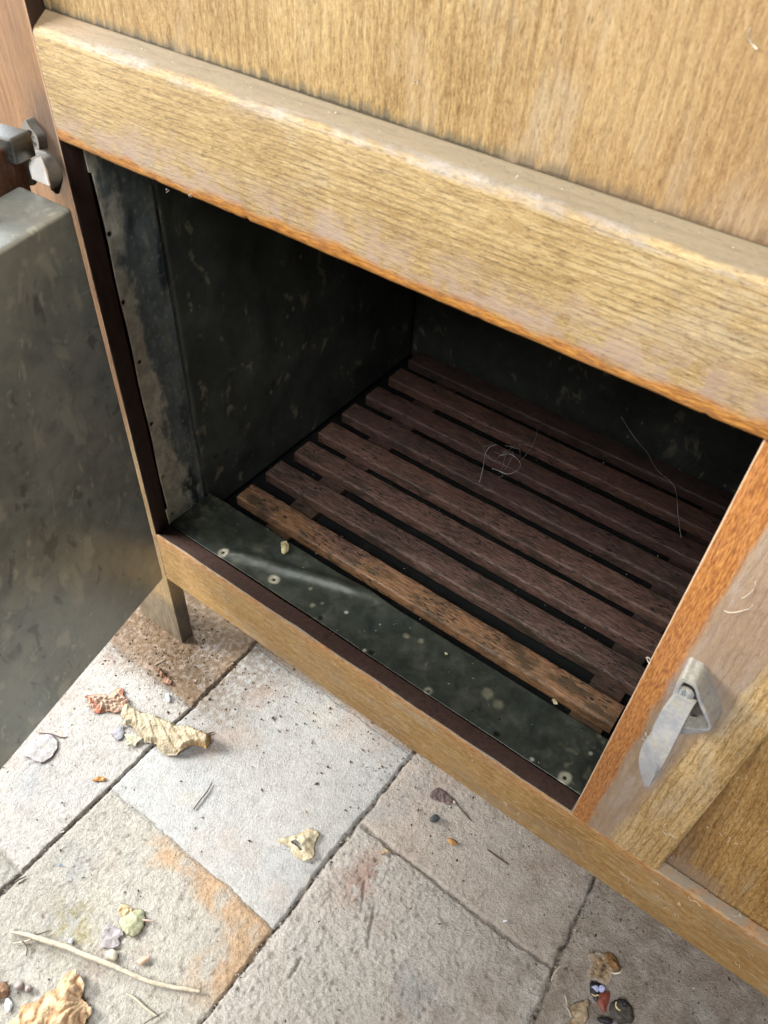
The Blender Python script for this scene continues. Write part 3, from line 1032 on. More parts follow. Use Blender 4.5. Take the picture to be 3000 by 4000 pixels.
sheet("front_apron", (0.0008, 0.0190, 0.0), (0.4990, 0, 0), (0, 0.066, 0), 460, 84, disp_apron, col_apron, M_zpaint)

# --- the latch on the middle stile
def C3(cx, cy):           # a point of the enlarged latch crop -> photo pixel
    return 2400 + cx / 2.765, 2500 + cy / 2.765


def loop3(pts, y):
    return [Vector(on_y(*C3(*q), y)) for q in pts]


def ring_bm(outer, inner, yb):
    """ring between two closed loops (same length), swept back to y = yb with walls"""
    bm = bmesh.new()
    n_ = len(outer)
    of = [bm.verts.new(v) for v in outer]
    inf = [bm.verts.new(v) for v in inner]
    cx = sum((v.x for v in outer)) / n_
    cz = sum((v.z for v in outer)) / n_
    ob = [bm.verts.new((cx + (v.x - cx) * 1.10, yb, cz + (v.z - cz) * 1.06)) for v in outer]
    ib = [bm.verts.new((cx + (v.x - cx) * 0.86, yb, cz + (v.z - cz) * 0.86)) for v in inner]
    for i in range(n_):
        j = (i + 1) % n_
        bm.faces.new((of[i], of[j], inf[j], inf[i]))
        bm.faces.new((of[j], of[i], ob[i], ob[j]))
        bm.faces.new((inf[i], inf[j], ib[j], ib[i]))
    bmesh.ops.recalc_face_normals(bm, faces=bm.faces)
    return bm


def catmull(pts, n=6, closed=True):
    out = []
    N = len(pts)
    for i in range(N if closed else N - 1):
        p = [pts[(i + d) % N] if closed else pts[min(max(i + d, 0), N - 1)] for d in (-1, 0, 1, 2)]
        for k in range(n):
            t = k / n
            out.append(0.5 * ((2 * p[1]) + (-p[0] + p[2]) * t + (2 * p[0] - 5 * p[1] + 4 * p[2] - p[3]) * t * t + (-p[0] + 3 * p[1] - 3 * p[2] + p[3]) * t ** 3))
    if not closed:
        out.append(pts[-1])
    return out


latch = empty("latch", (0, 0, 0), None, None)
latch.parent = cab
latch.location = Vector((0.537, 0, 0.22)) - wloc(cab)
YL = -0.016
outer = catmull(loop3([(715, 415), (800, 440), (885, 500), (935, 640), (1000, 800), (1042, 935), (1020, 985), (870, 1012), (720, 1022), (640, 960), (600, 800), (620, 600)], YL), 5)
inner = catmull(loop3([(735, 470), (795, 480), (860, 530), (900, 660), (955, 800), (1012, 930), (990, 965), (900, 960), (780, 955), (700, 900), (665, 780), (680, 600)], YL), 5)
o = bm_obj("bracket", ring_bm(outer, inner, -0.0003), M_latch, latch, smooth=True)
md = o.modifiers.new("edge", 'BEVEL'); md.width = 0.0006; md.segments = 2; md.limit_method = 'ANGLE'
# foot plate inside the ring, with the spring hole
cxm = sum((v.x for v in inner)) / len(inner)
czm = sum((v.z for v in inner)) / len(inner)
bm = bmesh.new()
vs = [bm.verts.new((cxm + (v.x - cxm) * .97, -0.006, czm + (v.z - czm) * .97)) for v in inner]
bm.faces.new(vs)
o = bm_obj("back_plate", bm, plain("latch_hollow", (0.12, 0.105, 0.085), .7, .3, 200), latch)
hc = on_y(*C3(905, 880), -0.0065)
bm = bmesh.new()
bmesh.ops.create_circle(bm, cap_ends=True, radius=1, segments=24)
for v in bm.verts:
    v.co = Vector((hc[0] + v.co.x * 0.0062, -0.0070, hc[2] + v.co.y * 0.0055))
bm_obj("spring_hole", bm, plain("hole_black", (0.03, 0.022, 0.015), 0.9), latch)


def lever_bm(left, right, thick):
    """blade from matching left and right edges [(cx, cy, y)], given thickness towards the stile"""
    bm = bmesh.new()
    Lf = [Vector(on_y(*C3(a[0], a[1]), a[2])) for a in left]
    Rf = [Vector(on_y(*C3(a[0], a[1]), a[2])) for a in right]
    rows = []
    for l_, r_ in zip(Lf, Rf):
        mid = (l_ + r_) / 2 + Vector((0, -0.0007, 0))
        rows.append([bm.verts.new(q) for q in (l_, l_.lerp(mid, .5) + Vector((0, -.0004, 0)), mid, r_.lerp(mid, .5) + Vector((0, -.0004, 0)), r_, r_ + Vector((0, thick, -.0004)), (l_ + r_) / 2 + Vector((0, thick, -.0004)), l_ + Vector((0, thick, -.0004)))])
    m = 8
    for i in range(len(rows) - 1):
        for j in range(m):
            k = (j + 1) % m
            bm.faces.new((rows[i][j], rows[i][k], rows[i + 1][k], rows[i + 1][j]))
    bm.faces.new(rows[0][::-1])
    bm.faces.new(rows[-1])
    bmesh.ops.recalc_face_normals(bm, faces=bm.faces)
    return bm


st_lv = [((640, 580), (660, 590), (868, 695), -.0185), ((560, 680), (582, 690), (842, 735), -.0200), ((485, 800), (506, 806), (790, 830), -.0222), ((422, 925), (446, 938), (738, 930), -.0245),
         ((385, 1015), (412, 1035), (695, 1020), -.0268), ((318, 1105), (400, 1120), (645, 1120), -.0287), ((275, 1215), (410, 1225), (595, 1222), -.0303), ((262, 1320), (432, 1312), (548, 1312), -.0316),
         ((280, 1440), (455, 1390), (500, 1400), -.0326), ((305, 1520), (440, 1440), (484, 1440), -.0322), ((320, 1590), (375, 1585), (455, 1485), -.0305)]
bm = bmesh.new()
A_ = catmull([Vector((q[0][0], q[0][1], q[3] + .0012 + .0040 * max(0, min(1, (k - 3.5) / 2)))) for k, q in enumerate(st_lv)], 5, False)
B_ = catmull([Vector((q[1][0], q[1][1], q[3])) for q in st_lv], 5, False)
D_ = catmull([Vector((q[2][0], q[2][1], q[3] + .0012)) for q in st_lv], 5, False)
rows = []
for a, b, d in zip(A_, B_, D_):
    pa, pb, pd = [Vector(on_y(*C3(q.x, q.y), q.z)) for q in (a, b, d)]
    bkv = Vector((0.0003, 0.0036, 0))
    rows.append([bm.verts.new(q) for q in (pa, pb, pd, pd + bkv, pa + bkv * .75)])
for i in range(len(rows) - 1):
    for j in range(5):
        k = (j + 1) % 5
        bm.faces.new((rows[i][j], rows[i][k], rows[i + 1][k], rows[i + 1][j]))
bm.faces.new(rows[0][::-1])
bm.faces.new(rows[-1])
bmesh.ops.recalc_face_normals(bm, faces=bm.faces)
o = bm_obj("lever", bm, M_latch, latch, smooth=True)
o.data.set_sharp_from_angle(angle=0.45)
md = o.modifiers.new("edge", 'BEVEL'); md.width = 0.0005; md.segments = 2; md.limit_method = 'ANGLE'; md.angle_limit = 0.5


def screw(name, c, r, ydir, parent, mat, slot_rot=0.3, h=0.0015):
    bm = bmesh.new()
    bmesh.ops.create_uvsphere(bm, u_segments=20, v_segments=8, radius=1)
    for v in bm.verts:
        x, y, z = v.co
        if abs(x * math.cos(slot_rot) + y * math.sin(slot_rot)) < 0.16 and z > 0:
            z *= 0.3
        v.co = Vector((c[0] + x * r, c[1] - z * h, c[2] + y * r))
    return bm_obj(name, bm, mat, parent, smooth=True)


sc_ = on_y(*C3(770, 570), -0.0135)
screw("screw", sc_, 0.0052, -1, latch, M_latch, 0.25, 0.003)

# --- the open door (hinged on the left stile, swung a little past square)
E1 = Vector((0.2079, -0.9782, 0))        # along the door, away from the hinge
E2 = Vector((-0.9782, -0.2079, 0))       # through its thickness, away from the zinc face
DO = Vector((0.0560, -0.0385, 0.0))      # hinge-side corner of the zinc face
door = empty("door", (0, 0, 0), None, None)
door.parent = cab
door.location = DO + E2 * 0.06 - wloc(cab)


def dbox(name, u0, u1, t0, t1, z0, z1, mat, bev=0.002, seg=3, taper=0.0):
    bm = box_bm(bmesh.new(), u0, u1, t0, t1, z0, z1, bev, seg)
    for v in bm.verts:
        u, t, z = v.co
        if taper:
            k = (t - t0) / (t1 - t0)
            zc = (z0 + z1) / 2
            u += (-1 if u < (u0 + u1) / 2 else 1) * taper * k
            z += (-1 if z < zc else 1) * taper * k
        v.co = DO + E1 * u + E2 * t + Vector((0, 0, z))
    bmesh.ops.recalc_face_normals(bm, faces=bm.faces)
    o = bm_obj(name, bm, mat, door, smooth=False)
    for p in o.data.polygons:
        p.use_smooth = True
    try:
        o.data.set_sharp_from_angle(angle=0.9)
    except Exception:
        pass
    return o


dbox("inner_lining", 0.0, 0.462, 0.0, 0.046, 0.006, 0.395, M_zdoor, 0.0028, 3, taper=0.004)
M_doorwood = oak("oak_door_dark", 'z', (0.06, 0.026, 0.016), (0.13, 0.06, 0.036), (0.20, 0.10, 0.06), 3.9, 5, 40, None, 0.5, 0.3)
dbox("door_frame", -0.014, 0.478, 0.0465, 0.070, -0.006, 0.424, M_doorwood, 0.002)
# --- the hinge
hinge = empty("hinge", (0, 0, 0), None, None)
hinge.parent = cab
hinge.location = Vector((-0.02, 0, 0.41)) - wloc(cab)


def HP(px, py, y):
    return Vector(on_y(px, py, y))


# plate on the stile: pointed oval with a countersunk slot
op = catmull([HP(*q, -0.0065) for q in [(98, 470), (118, 500), (142, 530), (152, 570), (148, 590), (118, 592), (92, 575), (82, 535), (84, 490)]], 5)
ip = catmull([HP(*q, -0.0065) for q in [(108, 508), (122, 512), (135, 532), (143, 562), (140, 578), (128, 572), (116, 560), (108, 540), (105, 520)]], 5)
o = bm_obj("hinge_plate", ring_bm(op, ip, -0.0002), M_hinge, hinge, smooth=True)
c = sum(ip, Vector()) / len(ip)
screw("screw", (c.x, -0.0035, c.z), 0.0052, -1, hinge, M_hinge, 1.1, 0.0014)
# cranked arm running from the plate to the door


def strip(name, left, right, mat, parent, thick=0.003):
    bm = bmesh.new()
    rows = []
    for a, b in zip(left, right):
        a, b = Vector(a), Vector(b)
        rows.append([bm.verts.new(q) for q in (a, b, b + Vector((-.3 * thick, thick, -.3 * thick)), a + Vector((-.3 * thick, thick, -.3 * thick)))])
    for i in range(len(rows) - 1):
        for j in range(4):
            k = (j + 1) % 4
            bm.faces.new((rows[i][j], rows[i][k], rows[i + 1][k], rows[i + 1][j]))
    bm.faces.new(rows[0][::-1])
    bm.faces.new(rows[-1])
    bmesh.ops.recalc_face_normals(bm, faces=bm.faces)
    o = bm_obj(name, bm, mat, parent, smooth=True)
    md = o.modifiers.new("edge", 'BEVEL'); md.width = 0.0006; md.segments = 2; md.limit_method = 'ANGLE'; md.angle_limit = 0.7
    return o


lf = catmull([HP(*q) for q in [(95, 588, -.008), (100, 612, -.012), (150, 625, -.020), (180, 655, -.030), (190, 700, -.036), (196, 740, -.040)]], 5, False)
rt = catmull([HP(*q) for q in [(148, 585, -.007), (175, 592, -.010), (205, 620, -.016), (228, 665, -.024), (233, 705, -.029), (218, 760, -.034)]], 5, False)
strip("hinge_arm", lf, rt, M_hdark, hinge, 0.0035)
# flat bright leaf screwed on the door's edge
a_ = [HP(108, 628, -.034), HP(112, 655, -.037), HP(124, 700, -.041)]
b_ = [HP(155, 612, -.030), HP(172, 655, -.034), HP(192, 728, -.040)]
strip("door_leaf", a_, b_, M_hleaf, hinge, 0.002)
# knuckle block at the edge of the picture
kb = box_bm(bmesh.new(), -1, 1, -1, 1, -1, 1, 0.18, 3)
kc = HP(20, 560, -0.040)
for v in kb.verts:
    v.co = kc + E2 * (v.co.x * 0.016) + E1 * (v.co.y * 0.0095) + Vector((0, 0, v.co.z * 0.0085))
bm_obj("knuckle", kb, M_hdark, hinge, smooth=True)
pin = bmesh.new()
bmesh.ops.create_cone(pin, cap_ends=True, segments=20, radius1=.0042, radius2=.0042, depth=.030)
pc = HP(88, 600, -0.026)
for v in pin.verts:
    v.co = v.co + pc + Vector((0, 0, -.006))
o = bm_obj("hinge_pin", pin, M_hinge, hinge, smooth=True)
md = o.modifiers.new("edge", 'BEVEL'); md.width = 0.0008; md.segments = 2; md.limit_method = 'ANGLE'; md.angle_limit = 0.7

M_nail = plain("rusted_nail", (0.02, 0.013, 0.009), .8)
# ------------------------------------------------------------------ the slatted rack lying in the pan
SZ = -0.008
rack = empty("slatted_rack", (0.262, 0.287, -0.0326), "dull red wooden slatted rack lying on the zinc inside the open cabinet", "rack")
ys = [(0.1012, 0.1285), (0.1505, 0.1797), (0.1993, 0.2283), (0.2455, 0.2745), (0.2938, 0.3227), (0.3424, 0.3713), (0.3940, 0.4240), (0.4440, 0.4735)]
for k, (y0, y1) in enumerate(ys):
    xo = 0.0215 + rnd.uniform(-.0015, .0015)
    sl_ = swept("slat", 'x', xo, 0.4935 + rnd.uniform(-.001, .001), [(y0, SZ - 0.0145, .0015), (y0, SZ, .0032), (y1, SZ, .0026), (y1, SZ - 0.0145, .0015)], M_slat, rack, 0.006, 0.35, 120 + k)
    for nxp in (0.084, 0.470):
        bm = bmesh.new()
        bmesh.ops.create_circle(bm, cap_ends=True, radius=1, segments=10)
        cx_, cy_ = nxp + rnd.uniform(-.006, .006), (y0 + y1) / 2 + rnd.uniform(-.004, .004)
        nr = (rnd.uniform(.0022, .0034), rnd.uniform(.0013, .0019))
        for v in bm.verts:
            v.co = Vector((cx_ + v.co.x * nr[0], cy_ + v.co.y * nr[1], SZ + 0.0003))
        bm_obj("nail_head", bm, M_nail, sl_)
for x0 in (0.0675, 0.4535):
    swept("batten", 'y', 0.0885, 0.4765, [(x0, -0.0324, .001), (x0, SZ - 0.0146, .001), (x0 + 0.0335, SZ - 0.0146, .001), (x0 + 0.0335, -0.0324, .001)], M_batten, rack, 0.01, 0.2, 140)

# ------------------------------------------------------------------ leaves and litter
def patch(name, pts, hfun, colfun, thick=0.0004, step=0.0012, label=None, cat=None, group=None, z0=ZF, mat=None, curve=4, parent=None):
    """thin crumpled thing from its outline on the ground (photo pixels); hfun(x, y, e)->height, e = distance from the rim"""
    out = [on_z(px, py, z0)[:2] for px, py in pts]
    if curve:
        out = [np.array(v) for v in catmull([Vector((a[0], a[1])) for a in out], curve)]
    out = np.array([list(v) for v in out])
    if curve:
        L_ = np.linalg.norm(out.max(0) - out.min(0))
        am = min(0.0011, L_ * 0.035)
        out = out + am * np.stack([fbm(out[:, 0] * 420, out[:, 1] * 420, 3, 7, .7), fbm(out[:, 0] * 420 + 9, out[:, 1] * 420, 3, 8, .7)], 1) * 1.6
    # resample rim with a little fray
    n_ = len(out)
    mn, mx = out.min(0), out.max(0)
    gx_, gy_ = np.meshgrid(np.arange(mn[0], mx[0], step), np.arange(mn[1], mx[1], step))
    gp = np.stack([gx_.ravel(), gy_.ravel()], 1) + (np.random.RandomState(len(pts)).rand(gx_.size, 2) - .5) * step * .4
    inside = np.zeros(len(gp), bool)
    for i in range(n_):
        a, b = out[i], out[(i + 1) % n_]
        cond = ((a[1] > gp[:, 1]) != (b[1] > gp[:, 1]))
        xx = a[0] + (gp[:, 1] - a[1]) / (b[1] - a[1] + 1e-12) * (b[0] - a[0])
        inside ^= cond & (gp[:, 0] < xx)

    def rim(q):
        dm = np.full(len(q), 9.0)
        for i in range(n_):
            a, b = out[i], out[(i + 1) % n_]
            d_ = b - a
            t = np.clip(((q - a) @ d_) / (d_ @ d_ + 1e-12), 0, 1)
            dm = np.minimum(dm, np.linalg.norm(q - a - t[:, None] * d_, axis=1))
        return dm
    gp = gp[inside]
    if len(gp):
        gp = gp[rim(gp) > step * 0.55]
    allp = np.concatenate([out, gp]) if len(gp) else out
    res = delaunay_2d_cdt([Vector(v) for v in allp.tolist()], [], [list(range(n_))], 1, 1e-7)
    vv = np.array([list(v) for v in res[0]])
    e = rim(vv)
    h = hfun(vv[:, 0], vv[:, 1], e)
    c = colfun(vv[:, 0], vv[:, 1], e)
    V3 = np.column_stack([vv, z0 + 0.0004 + np.maximum(h, 0)])
    if parent is None:
        org = (float(vv[:, 0].mean()), float(vv[:, 1].mean()), z0)
        o = mesh_obj(name, V3, np.array([list(f) for f in res[2] if len(f) == 3]), mat or M_leaf, None, smooth=True, cols=c, solid=thick, origin=org)
        tag(o, label, cat, group)
    else:
        o = mesh_obj(name, V3, np.array([list(f) for f in res[2] if len(f) == 3]), mat or M_leaf, parent, smooth=True, cols=c, solid=thick)
    return o


def flat(col, var=0.15, seed=0, sc=120, edge=None, ew=0.002):
    def f(x, y, e):
        c = np.ones((len(x), 3)) * np.array(col) * (1 + var * 2.6 * fbm(x * sc, y * sc, 3, seed) + .25 * fbm(x * 420, y * 420, 2, seed + 3))[:, None]
        if edge is not None:
            mk = (1 - sstep(0, ew, e))[:, None]
            c = c * (1 - mk) + np.array(edge) * mk
        return np.clip(c, .005, .9)
    return f


def crump(dome, rimw, amp, freq, seed, base=0.0):
    def f(x, y, e):
        s_ = np.clip(e / rimw, 0, 1)
        return 0.0004 + base + dome * (0.35 + 0.65 * s_) * np.clip(0.35 + 1.3 * fbm(x * 45, y * 45, 2, seed + 5), 0.02, 1.3) + amp * (0.5 + 0.5 * s_) * np.abs(fbm(x * freq, y * freq, 4, seed, .65)) * 2.2
    return f


LG = "dry leaves scattered on the tiles"


def K7(cx, cy):     # crop 300..900 x 2600..3050
    return 300 + cx / 2.765, 2600 + cy / 2.765


# the big curled leaf: midrib and side veins pressed into it
mid = [K7(500, 450), K7(640, 510), K7(760, 555), K7(960, 640), K7(1060, 690), K7(1240, 712), K7(1440, 830)]
midp = np.array([on_z(*q)[:2] for q in mid])
veins = [((560, 480), (545, 560), (540, 640)), ((625, 510), (650, 600), (660, 690), (715, 790)), ((735, 540), (800, 660), (830, 780), (915, 925)),
         ((895, 640), (960, 760), (1020, 880), (1100, 975)), ((1020, 690), (1085, 790), (1170, 900)), ((1180, 770), (1225, 850), (1270, 890)), ((1300, 800), (1345, 900))]
vsp = [np.array([on_z(*K7(*q))[:2] for q in v]) for v in veins]


def polydist(x, y, pl):
    q = np.stack([x, y], 1)
    dm = np.full(len(x), 9.0)
    tt = np.zeros(len(x))
    for i in range(len(pl) - 1):
        a, b = pl[i], pl[i + 1]
        d_ = b - a
        t = np.clip(((q - a) @ d_) / (d_ @ d_), 0, 1)
        dd = np.linalg.norm(q - a - t[:, None] * d_, axis=1)
        tt = np.where(dd < dm, i + t, tt)
        dm = np.minimum(dm, dd)
    return dm, tt / (len(pl) - 1)


def h_big(x, y, e):
    dm, t = polydist(x, y, midp)
    base = 0.0125 * np.sqrt(np.clip(1 - (dm / 0.031) ** 2, 0, 1)) * (0.45 + 0.75 * t) + 0.0015
    base *= 0.25 + 0.75 * sstep(0, 0.005, e)
    for v in vsp:
        dv_, _ = polydist(x, y, v)
        base += 0.0008 * np.exp(-(dv_ / 0.0008) ** 2) - 0.0003 * np.exp(-((dv_ - 0.003) / 0.0016) ** 2)
    base += 0.0012 * np.exp(-(dm / 0.001) ** 2)
    base += 0.0020 * np.abs(fbm(x * 230, y * 230, 4, 201, .7)) + 0.0018 * fbm(x * 60, y * 60, 2, 202)
    # lifted mouth of the roll at the lower right
    tip = sstep(0.55, 0.95, t) * sstep(0.006, 0, e)
    return base + tip * 0.005


def c_big(x, y, e):
    c = np.ones((len(x), 3)) * np.array((0.39, 0.33, 0.225)) * (1 + 0.35 * fbm(x * 90, y * 90, 3, 203))[:, None]
    dm, t = polydist(x, y, midp)
    vd = dm.copy()
    for v in vsp:
        vd = np.minimum(vd, polydist(x, y, v)[0])
    mk = np.exp(-(vd / 0.0010) ** 2)[:, None]
    c = c * (1 - .5 * mk) + np.array((0.36, 0.26, 0.15)) * .5 * mk
    mk = np.exp(-((vd - .003) / 0.0016) ** 2)[:, None] * .35
    c = c * (1 - mk) + np.array((0.62, 0.55, 0.42)) * mk
    mk = (sstep(0.75, 1, t) * sstep(.006, .001, e))[:, None]
    return np.clip(c * (1 - mk) + np.array((0.36, 0.22, 0.09)) * mk, .01, .8)


patch("dry_leaf", [K7(*q) for q in [(500, 470), (540, 425), (575, 425), (610, 470), (720, 520), (850, 555), (940, 600), (1060, 650), (1100, 680), (1240, 695), (1330, 745), (1430, 790),
      (1458, 812), (1448, 870), (1405, 950), (1380, 925), (1300, 905), (1220, 915), (1130, 955), (1085, 985), (1000, 985), (930, 950), (880, 900), (850, 860), (800, 850), (740, 835), (690, 780),
      (650, 720), (600, 670), (520, 650), (500, 620), (520, 590), (480, 550)]],
      h_big, c_big, 0.0004, 0.0007, "large pale tan leaf curled into a roll with raised side veins, lying across a joint", "leaf", LG)


def c_red(x, y, e):
    n1 = fbm(x * 120, y * 120, 3, 211)
    c = np.ones((len(x), 3)) * np.array((0.50, 0.36, 0.27)) * (1 + 0.4 * n1)[:, None]
    mk = (sstep(0.1, 0.45, fbm(x * 60, y * 60, 3, 212)) * .9)[:, None]
    c = c * (1 - mk) + np.array((0.36, 0.12, 0.07)) * mk
    mk = ((1 - sstep(0, .002, e)) * .6)[:, None]
    return np.clip(c * (1 - mk) + np.array((0.34, 0.10, 0.05)) * mk, .01, .8)


patch("dry_leaf", [K7(*q) for q in [(90, 345), (160, 330), (240, 318), (320, 325), (370, 320), (420, 260), (470, 245), (515, 270), (500, 330), (540, 365), (570, 400), (540, 440), (500, 460),
      (480, 510), (400, 515), (330, 500), (240, 525), (180, 510), (170, 460), (120, 440), (130, 390)]],
      crump(0.005, 0.006, 0.0050, 95, 213), c_red, 0.0005, 0.001, "reddish crumpled leaf touching the stalk end of the large tan leaf", "leaf", LG)
patch("dry_leaf", [K7(*q) for q in [(865, 50), (900, 38), (925, 60), (945, 95), (985, 130), (1030, 130), (1005, 150), (1035, 175), (1010, 212), (970, 205), (930, 195), (935, 160), (905, 130), (895, 95), (865, 75)]],
      crump(0.006, 0.003, 0.002, 120, 221), flat((0.33, 0.19, 0.13), .3, 222, 90, (0.16, 0.08, 0.05)), 0.0005, 0.0008, "small brown rolled up leaf between the door and the cabinet foot", "leaf", LG)
patch("dry_leaf", [K7(*q) for q in [(520, 760), (620, 755), (700, 790), (715, 810), (660, 850), (645, 890), (610, 870), (560, 885), (530, 850), (555, 815)]],
      crump(0.004, 0.003, 0.002, 90, 231, .002), flat((0.47, 0.46, 0.33), .2, 232), 0.0004, 0.0009, "pale greenish leaf fragment tucked under the large tan leaf", "leaf", LG)
patch("dry_leaf", [K7(*q) for q in [(495, 650), (512, 700), (510, 760), (480, 800), (430, 808), (400, 770), (372, 735), (430, 685)]],
      crump(0.0015, 0.003, 0.0006, 90, 241), flat((0.33, 0.32, 0.345), .15, 242, 60, (0.22, 0.2, 0.25), .001), 0.0004, 0.001, "thin lilac grey leaf left of the pale greenish fragment", "leaf", LG)


def C9(cx, cy):     # crop 0..1000 x 3200..4000
    return cx / 1.659, 3200 + cy / 1.659


def C7(cx, cy):     # crop 0..1000 x 2400..3400
    return cx / 1.659, 2400 + cy / 1.659


def C8(cx, cy):     # crop 1000..2000 x 2800..3600
    return 1000 + cx / 1.659, 2800 + cy / 1.659


patch("dry_leaf", [C7(*q) for q in [(150, 915), (175, 850), (235, 800), (300, 780), (350, 795), (378, 840), (365, 890), (320, 940), (275, 965), (230, 955), (190, 930)]],
      lambda x, y, e: 0.0012 + 0.0012 * np.abs(fbm(x * 60, y * 60, 3, 251)) + 0 * e, flat((0.40, 0.385, 0.385), .12, 252, 60, (0.30, 0.27, 0.30), .0008), 0.0004, 0.0012,
      "pale grey round leaf lying flat beside the lower edge of the open door", "leaf", LG)
# tan leaf with two holes
for_h = lambda x, y, e: 0.0015 + 0.007 * sstep(0, .012, e) * 0.5 + 0.0035 * np.abs(fbm(x * 55, y * 55, 3, 262))
tl = patch("dry_leaf", [C8(*q) for q in [(145, 815), (160, 795), (210, 785), (280, 765), (320, 740), (355, 730), (400, 755), (405, 775), (375, 840), (380, 900), (345, 935), (295, 935), (265, 920),
      (235, 880), (215, 845), (165, 830)]], for_h, flat((0.52, 0.46, 0.32), .2, 261, 60, (0.5, 0.42, 0.25)), 0.0005, 0.001,
      "cream coloured leaf with two dark torn holes in the middle of the tile", "leaf", LG)
M_black = plain("torn_shadow_brown", (0.035, 0.025, 0.018), 0.9)


def cutholes(o, polys):
    """real holes: faces whose centre lies in one of the polygons are taken out"""
    bm = bmesh.new(); bm.from_mesh(o.data)
    ox, oy = o.location.x, o.location.y
    kill = []
    for f in bm.faces:
        c_ = f.calc_center_median()
        for pl in polys:
            ins = False
            for i in range(len(pl)):
                a, b = pl[i], pl[(i + 1) % len(pl)]
                if (a[1] > c_.y + oy) != (b[1] > c_.y + oy) and c_.x + ox < a[0] + (c_.y + oy - a[1]) / (b[1] - a[1]) * (b[0] - a[0]):
                    ins = not ins
            if ins:
                kill.append(f)
                break
    bmesh.ops.delete(bm, geom=kill, context='FACES')
    bm.to_mesh(o.data); bm.free()


cutholes(tl, [[on_z(*C8(*q))[:2] for q in pl] for pl in ([(222, 812), (262, 805), (290, 835), (305, 875), (285, 878), (270, 850), (235, 830)], [(254, 785), (274, 785), (272, 802), (256, 800)])])
lf_ = patch("dry_leaf", [C9(*q) for q in [(790, 640), (850, 600), (900, 585), (940, 605), (945, 655), (930, 710), (905, 745), (870, 765), (830, 755), (795, 725), (775, 680)]],
      lambda x, y, e: 0.001 + 0.004 * np.sqrt(np.clip(e / .010, 0, 1)) + 0.0009 * np.abs(fbm(x * 120, y * 120, 3, 271)), flat((0.36, 0.37, 0.24), .25, 272, 120, (0.30, 0.26, 0.17), .001), 0.0005, 0.0009,
      "small olive green oval leaf with a short stalk on the rough tile", "leaf", LG)
patch("dry_leaf", [C9(*q) for q in [(775, 570), (820, 560), (860, 590), (850, 625), (810, 640), (775, 620)]], crump(0.004, .003, .003, 120, 275, .002),
      flat((0.52, 0.38, 0.22), .3, 276), 0.0004, 0.0008, "tiny tan crumpled leaf scrap resting on the olive green leaf", "leaf", LG)
patch("dry_leaf", [C9(*q) for q in [(680, 700), (720, 690), (790, 720), (800, 750), (770, 775), (780, 820), (720, 840), (660, 830), (655, 780)]], crump(0.0012, .003, .0012, 90, 281),
      flat((0.32, 0.295, 0.30), .2, 282), 0.0004, 0.001, "grey papery leaf scrap between the olive green leaf and the long twig", "leaf", LG)


# big orange-brown leaf in the corner, pleated like a fan towards its stalk
apex = on_z(*C9(550, 1190))[:2]


def h_fan(x, y, e):
    dx, dy = x - apex[0], y - apex[1]
    ang, r = np.arctan2(dy, dx), np.hypot(dx, dy)
    pl = 0.0050 * np.abs(np.sin(ang * 5 + 5.0 * fbm(x * 24, y * 24, 3, 291))) * (0.6 + fbm(x * 40, y * 40, 2, 299)) * sstep(0, .02, r)
    return 0.003 + pl + 0.012 * sstep(0, 0.015, e) * np.exp(-r / 0.05) + 0.003 * np.abs(fbm(x * 130, y * 130, 4, 292, .7))


def c_fan(x, y, e):
    dx, dy = x - apex[0], y - apex[1]
    ang = np.arctan2(dy, dx)
    f_ = sstep(0.75, 1, np.abs(np.cos(ang * 5 + 5.0 * fbm(x * 24, y * 24, 3, 291))))[:, None]
    c = np.ones((len(x), 3)) * np.array((0.52, 0.37, 0.225)) * (1 + .3 * fbm(x * 70, y * 70, 3, 293))[:, None]
    return np.clip(c * (1 - .55 * f_) + np.array((0.33, 0.15, 0.06)) * .55 * f_, .01, .8)


patch("dry_leaf", [C9(*q) for q in [(440, 1010), (490, 985), (520, 1020), (555, 1070), (550, 1120), (535, 1160), (555, 1190), (580, 1215), (605, 1250), (560, 1330), (500, 1400), (300, 1450), (60, 1420), (60, 1340),
      (130, 1270), (150, 1210), (250, 1190), (310, 1130), (370, 1110), (400, 1050)]], h_fan, c_fan, 0.0004, 0.0008, "large orange brown leaf pleated like a fan in the bottom left corner", "leaf", LG)
patch("dry_leaf", [C9(*q) for q in [(-60, 1090), (30, 1060), (55, 1075), (70, 1130), (30, 1165), (-60, 1180)]], crump(.006, .004, .003, 90, 296), flat((0.22, 0.13, 0.08), .3, 297), .0005, .001,
      "dark brown curled leaf scrap cut by the left edge near the two round seeds", "leaf", LG)
patch("dry_leaf", [C8(*q) for q in [(1120, 515), (1150, 480), (1185, 465), (1215, 480), (1245, 505), (1275, 540), (1270, 565), (1235, 570), (1190, 545), (1150, 540)]],
      crump(.003, .003, .0022, 110, 301), flat((0.17, 0.125, 0.12), .25, 302), .0005, .0009, "dark purple brown leaf scrap above the dark pebble", "leaf", LG)
patch("dry_leaf", [C7(*q) for q in [(600, 1080), (640, 1055), (690, 1065), (680, 1080), (620, 1085)]], crump(.003, .002, .002, 150, 305), flat((0.50, 0.24, 0.09), .3, 306), .0004, .0007,
      "tiny orange leaf flake beside the long tile joint at the left", "leaf", LG)
patch("dry_leaf", [C8(*q) for q in [(1235, 800), (1255, 790), (1300, 815), (1305, 835), (1265, 835)]], crump(.004, .002, .002, 150, 307), flat((0.42, 0.24, 0.10), .3, 308), .0004, .0007,
      "tiny orange leaf flake below the dark pebble", "leaf", LG)
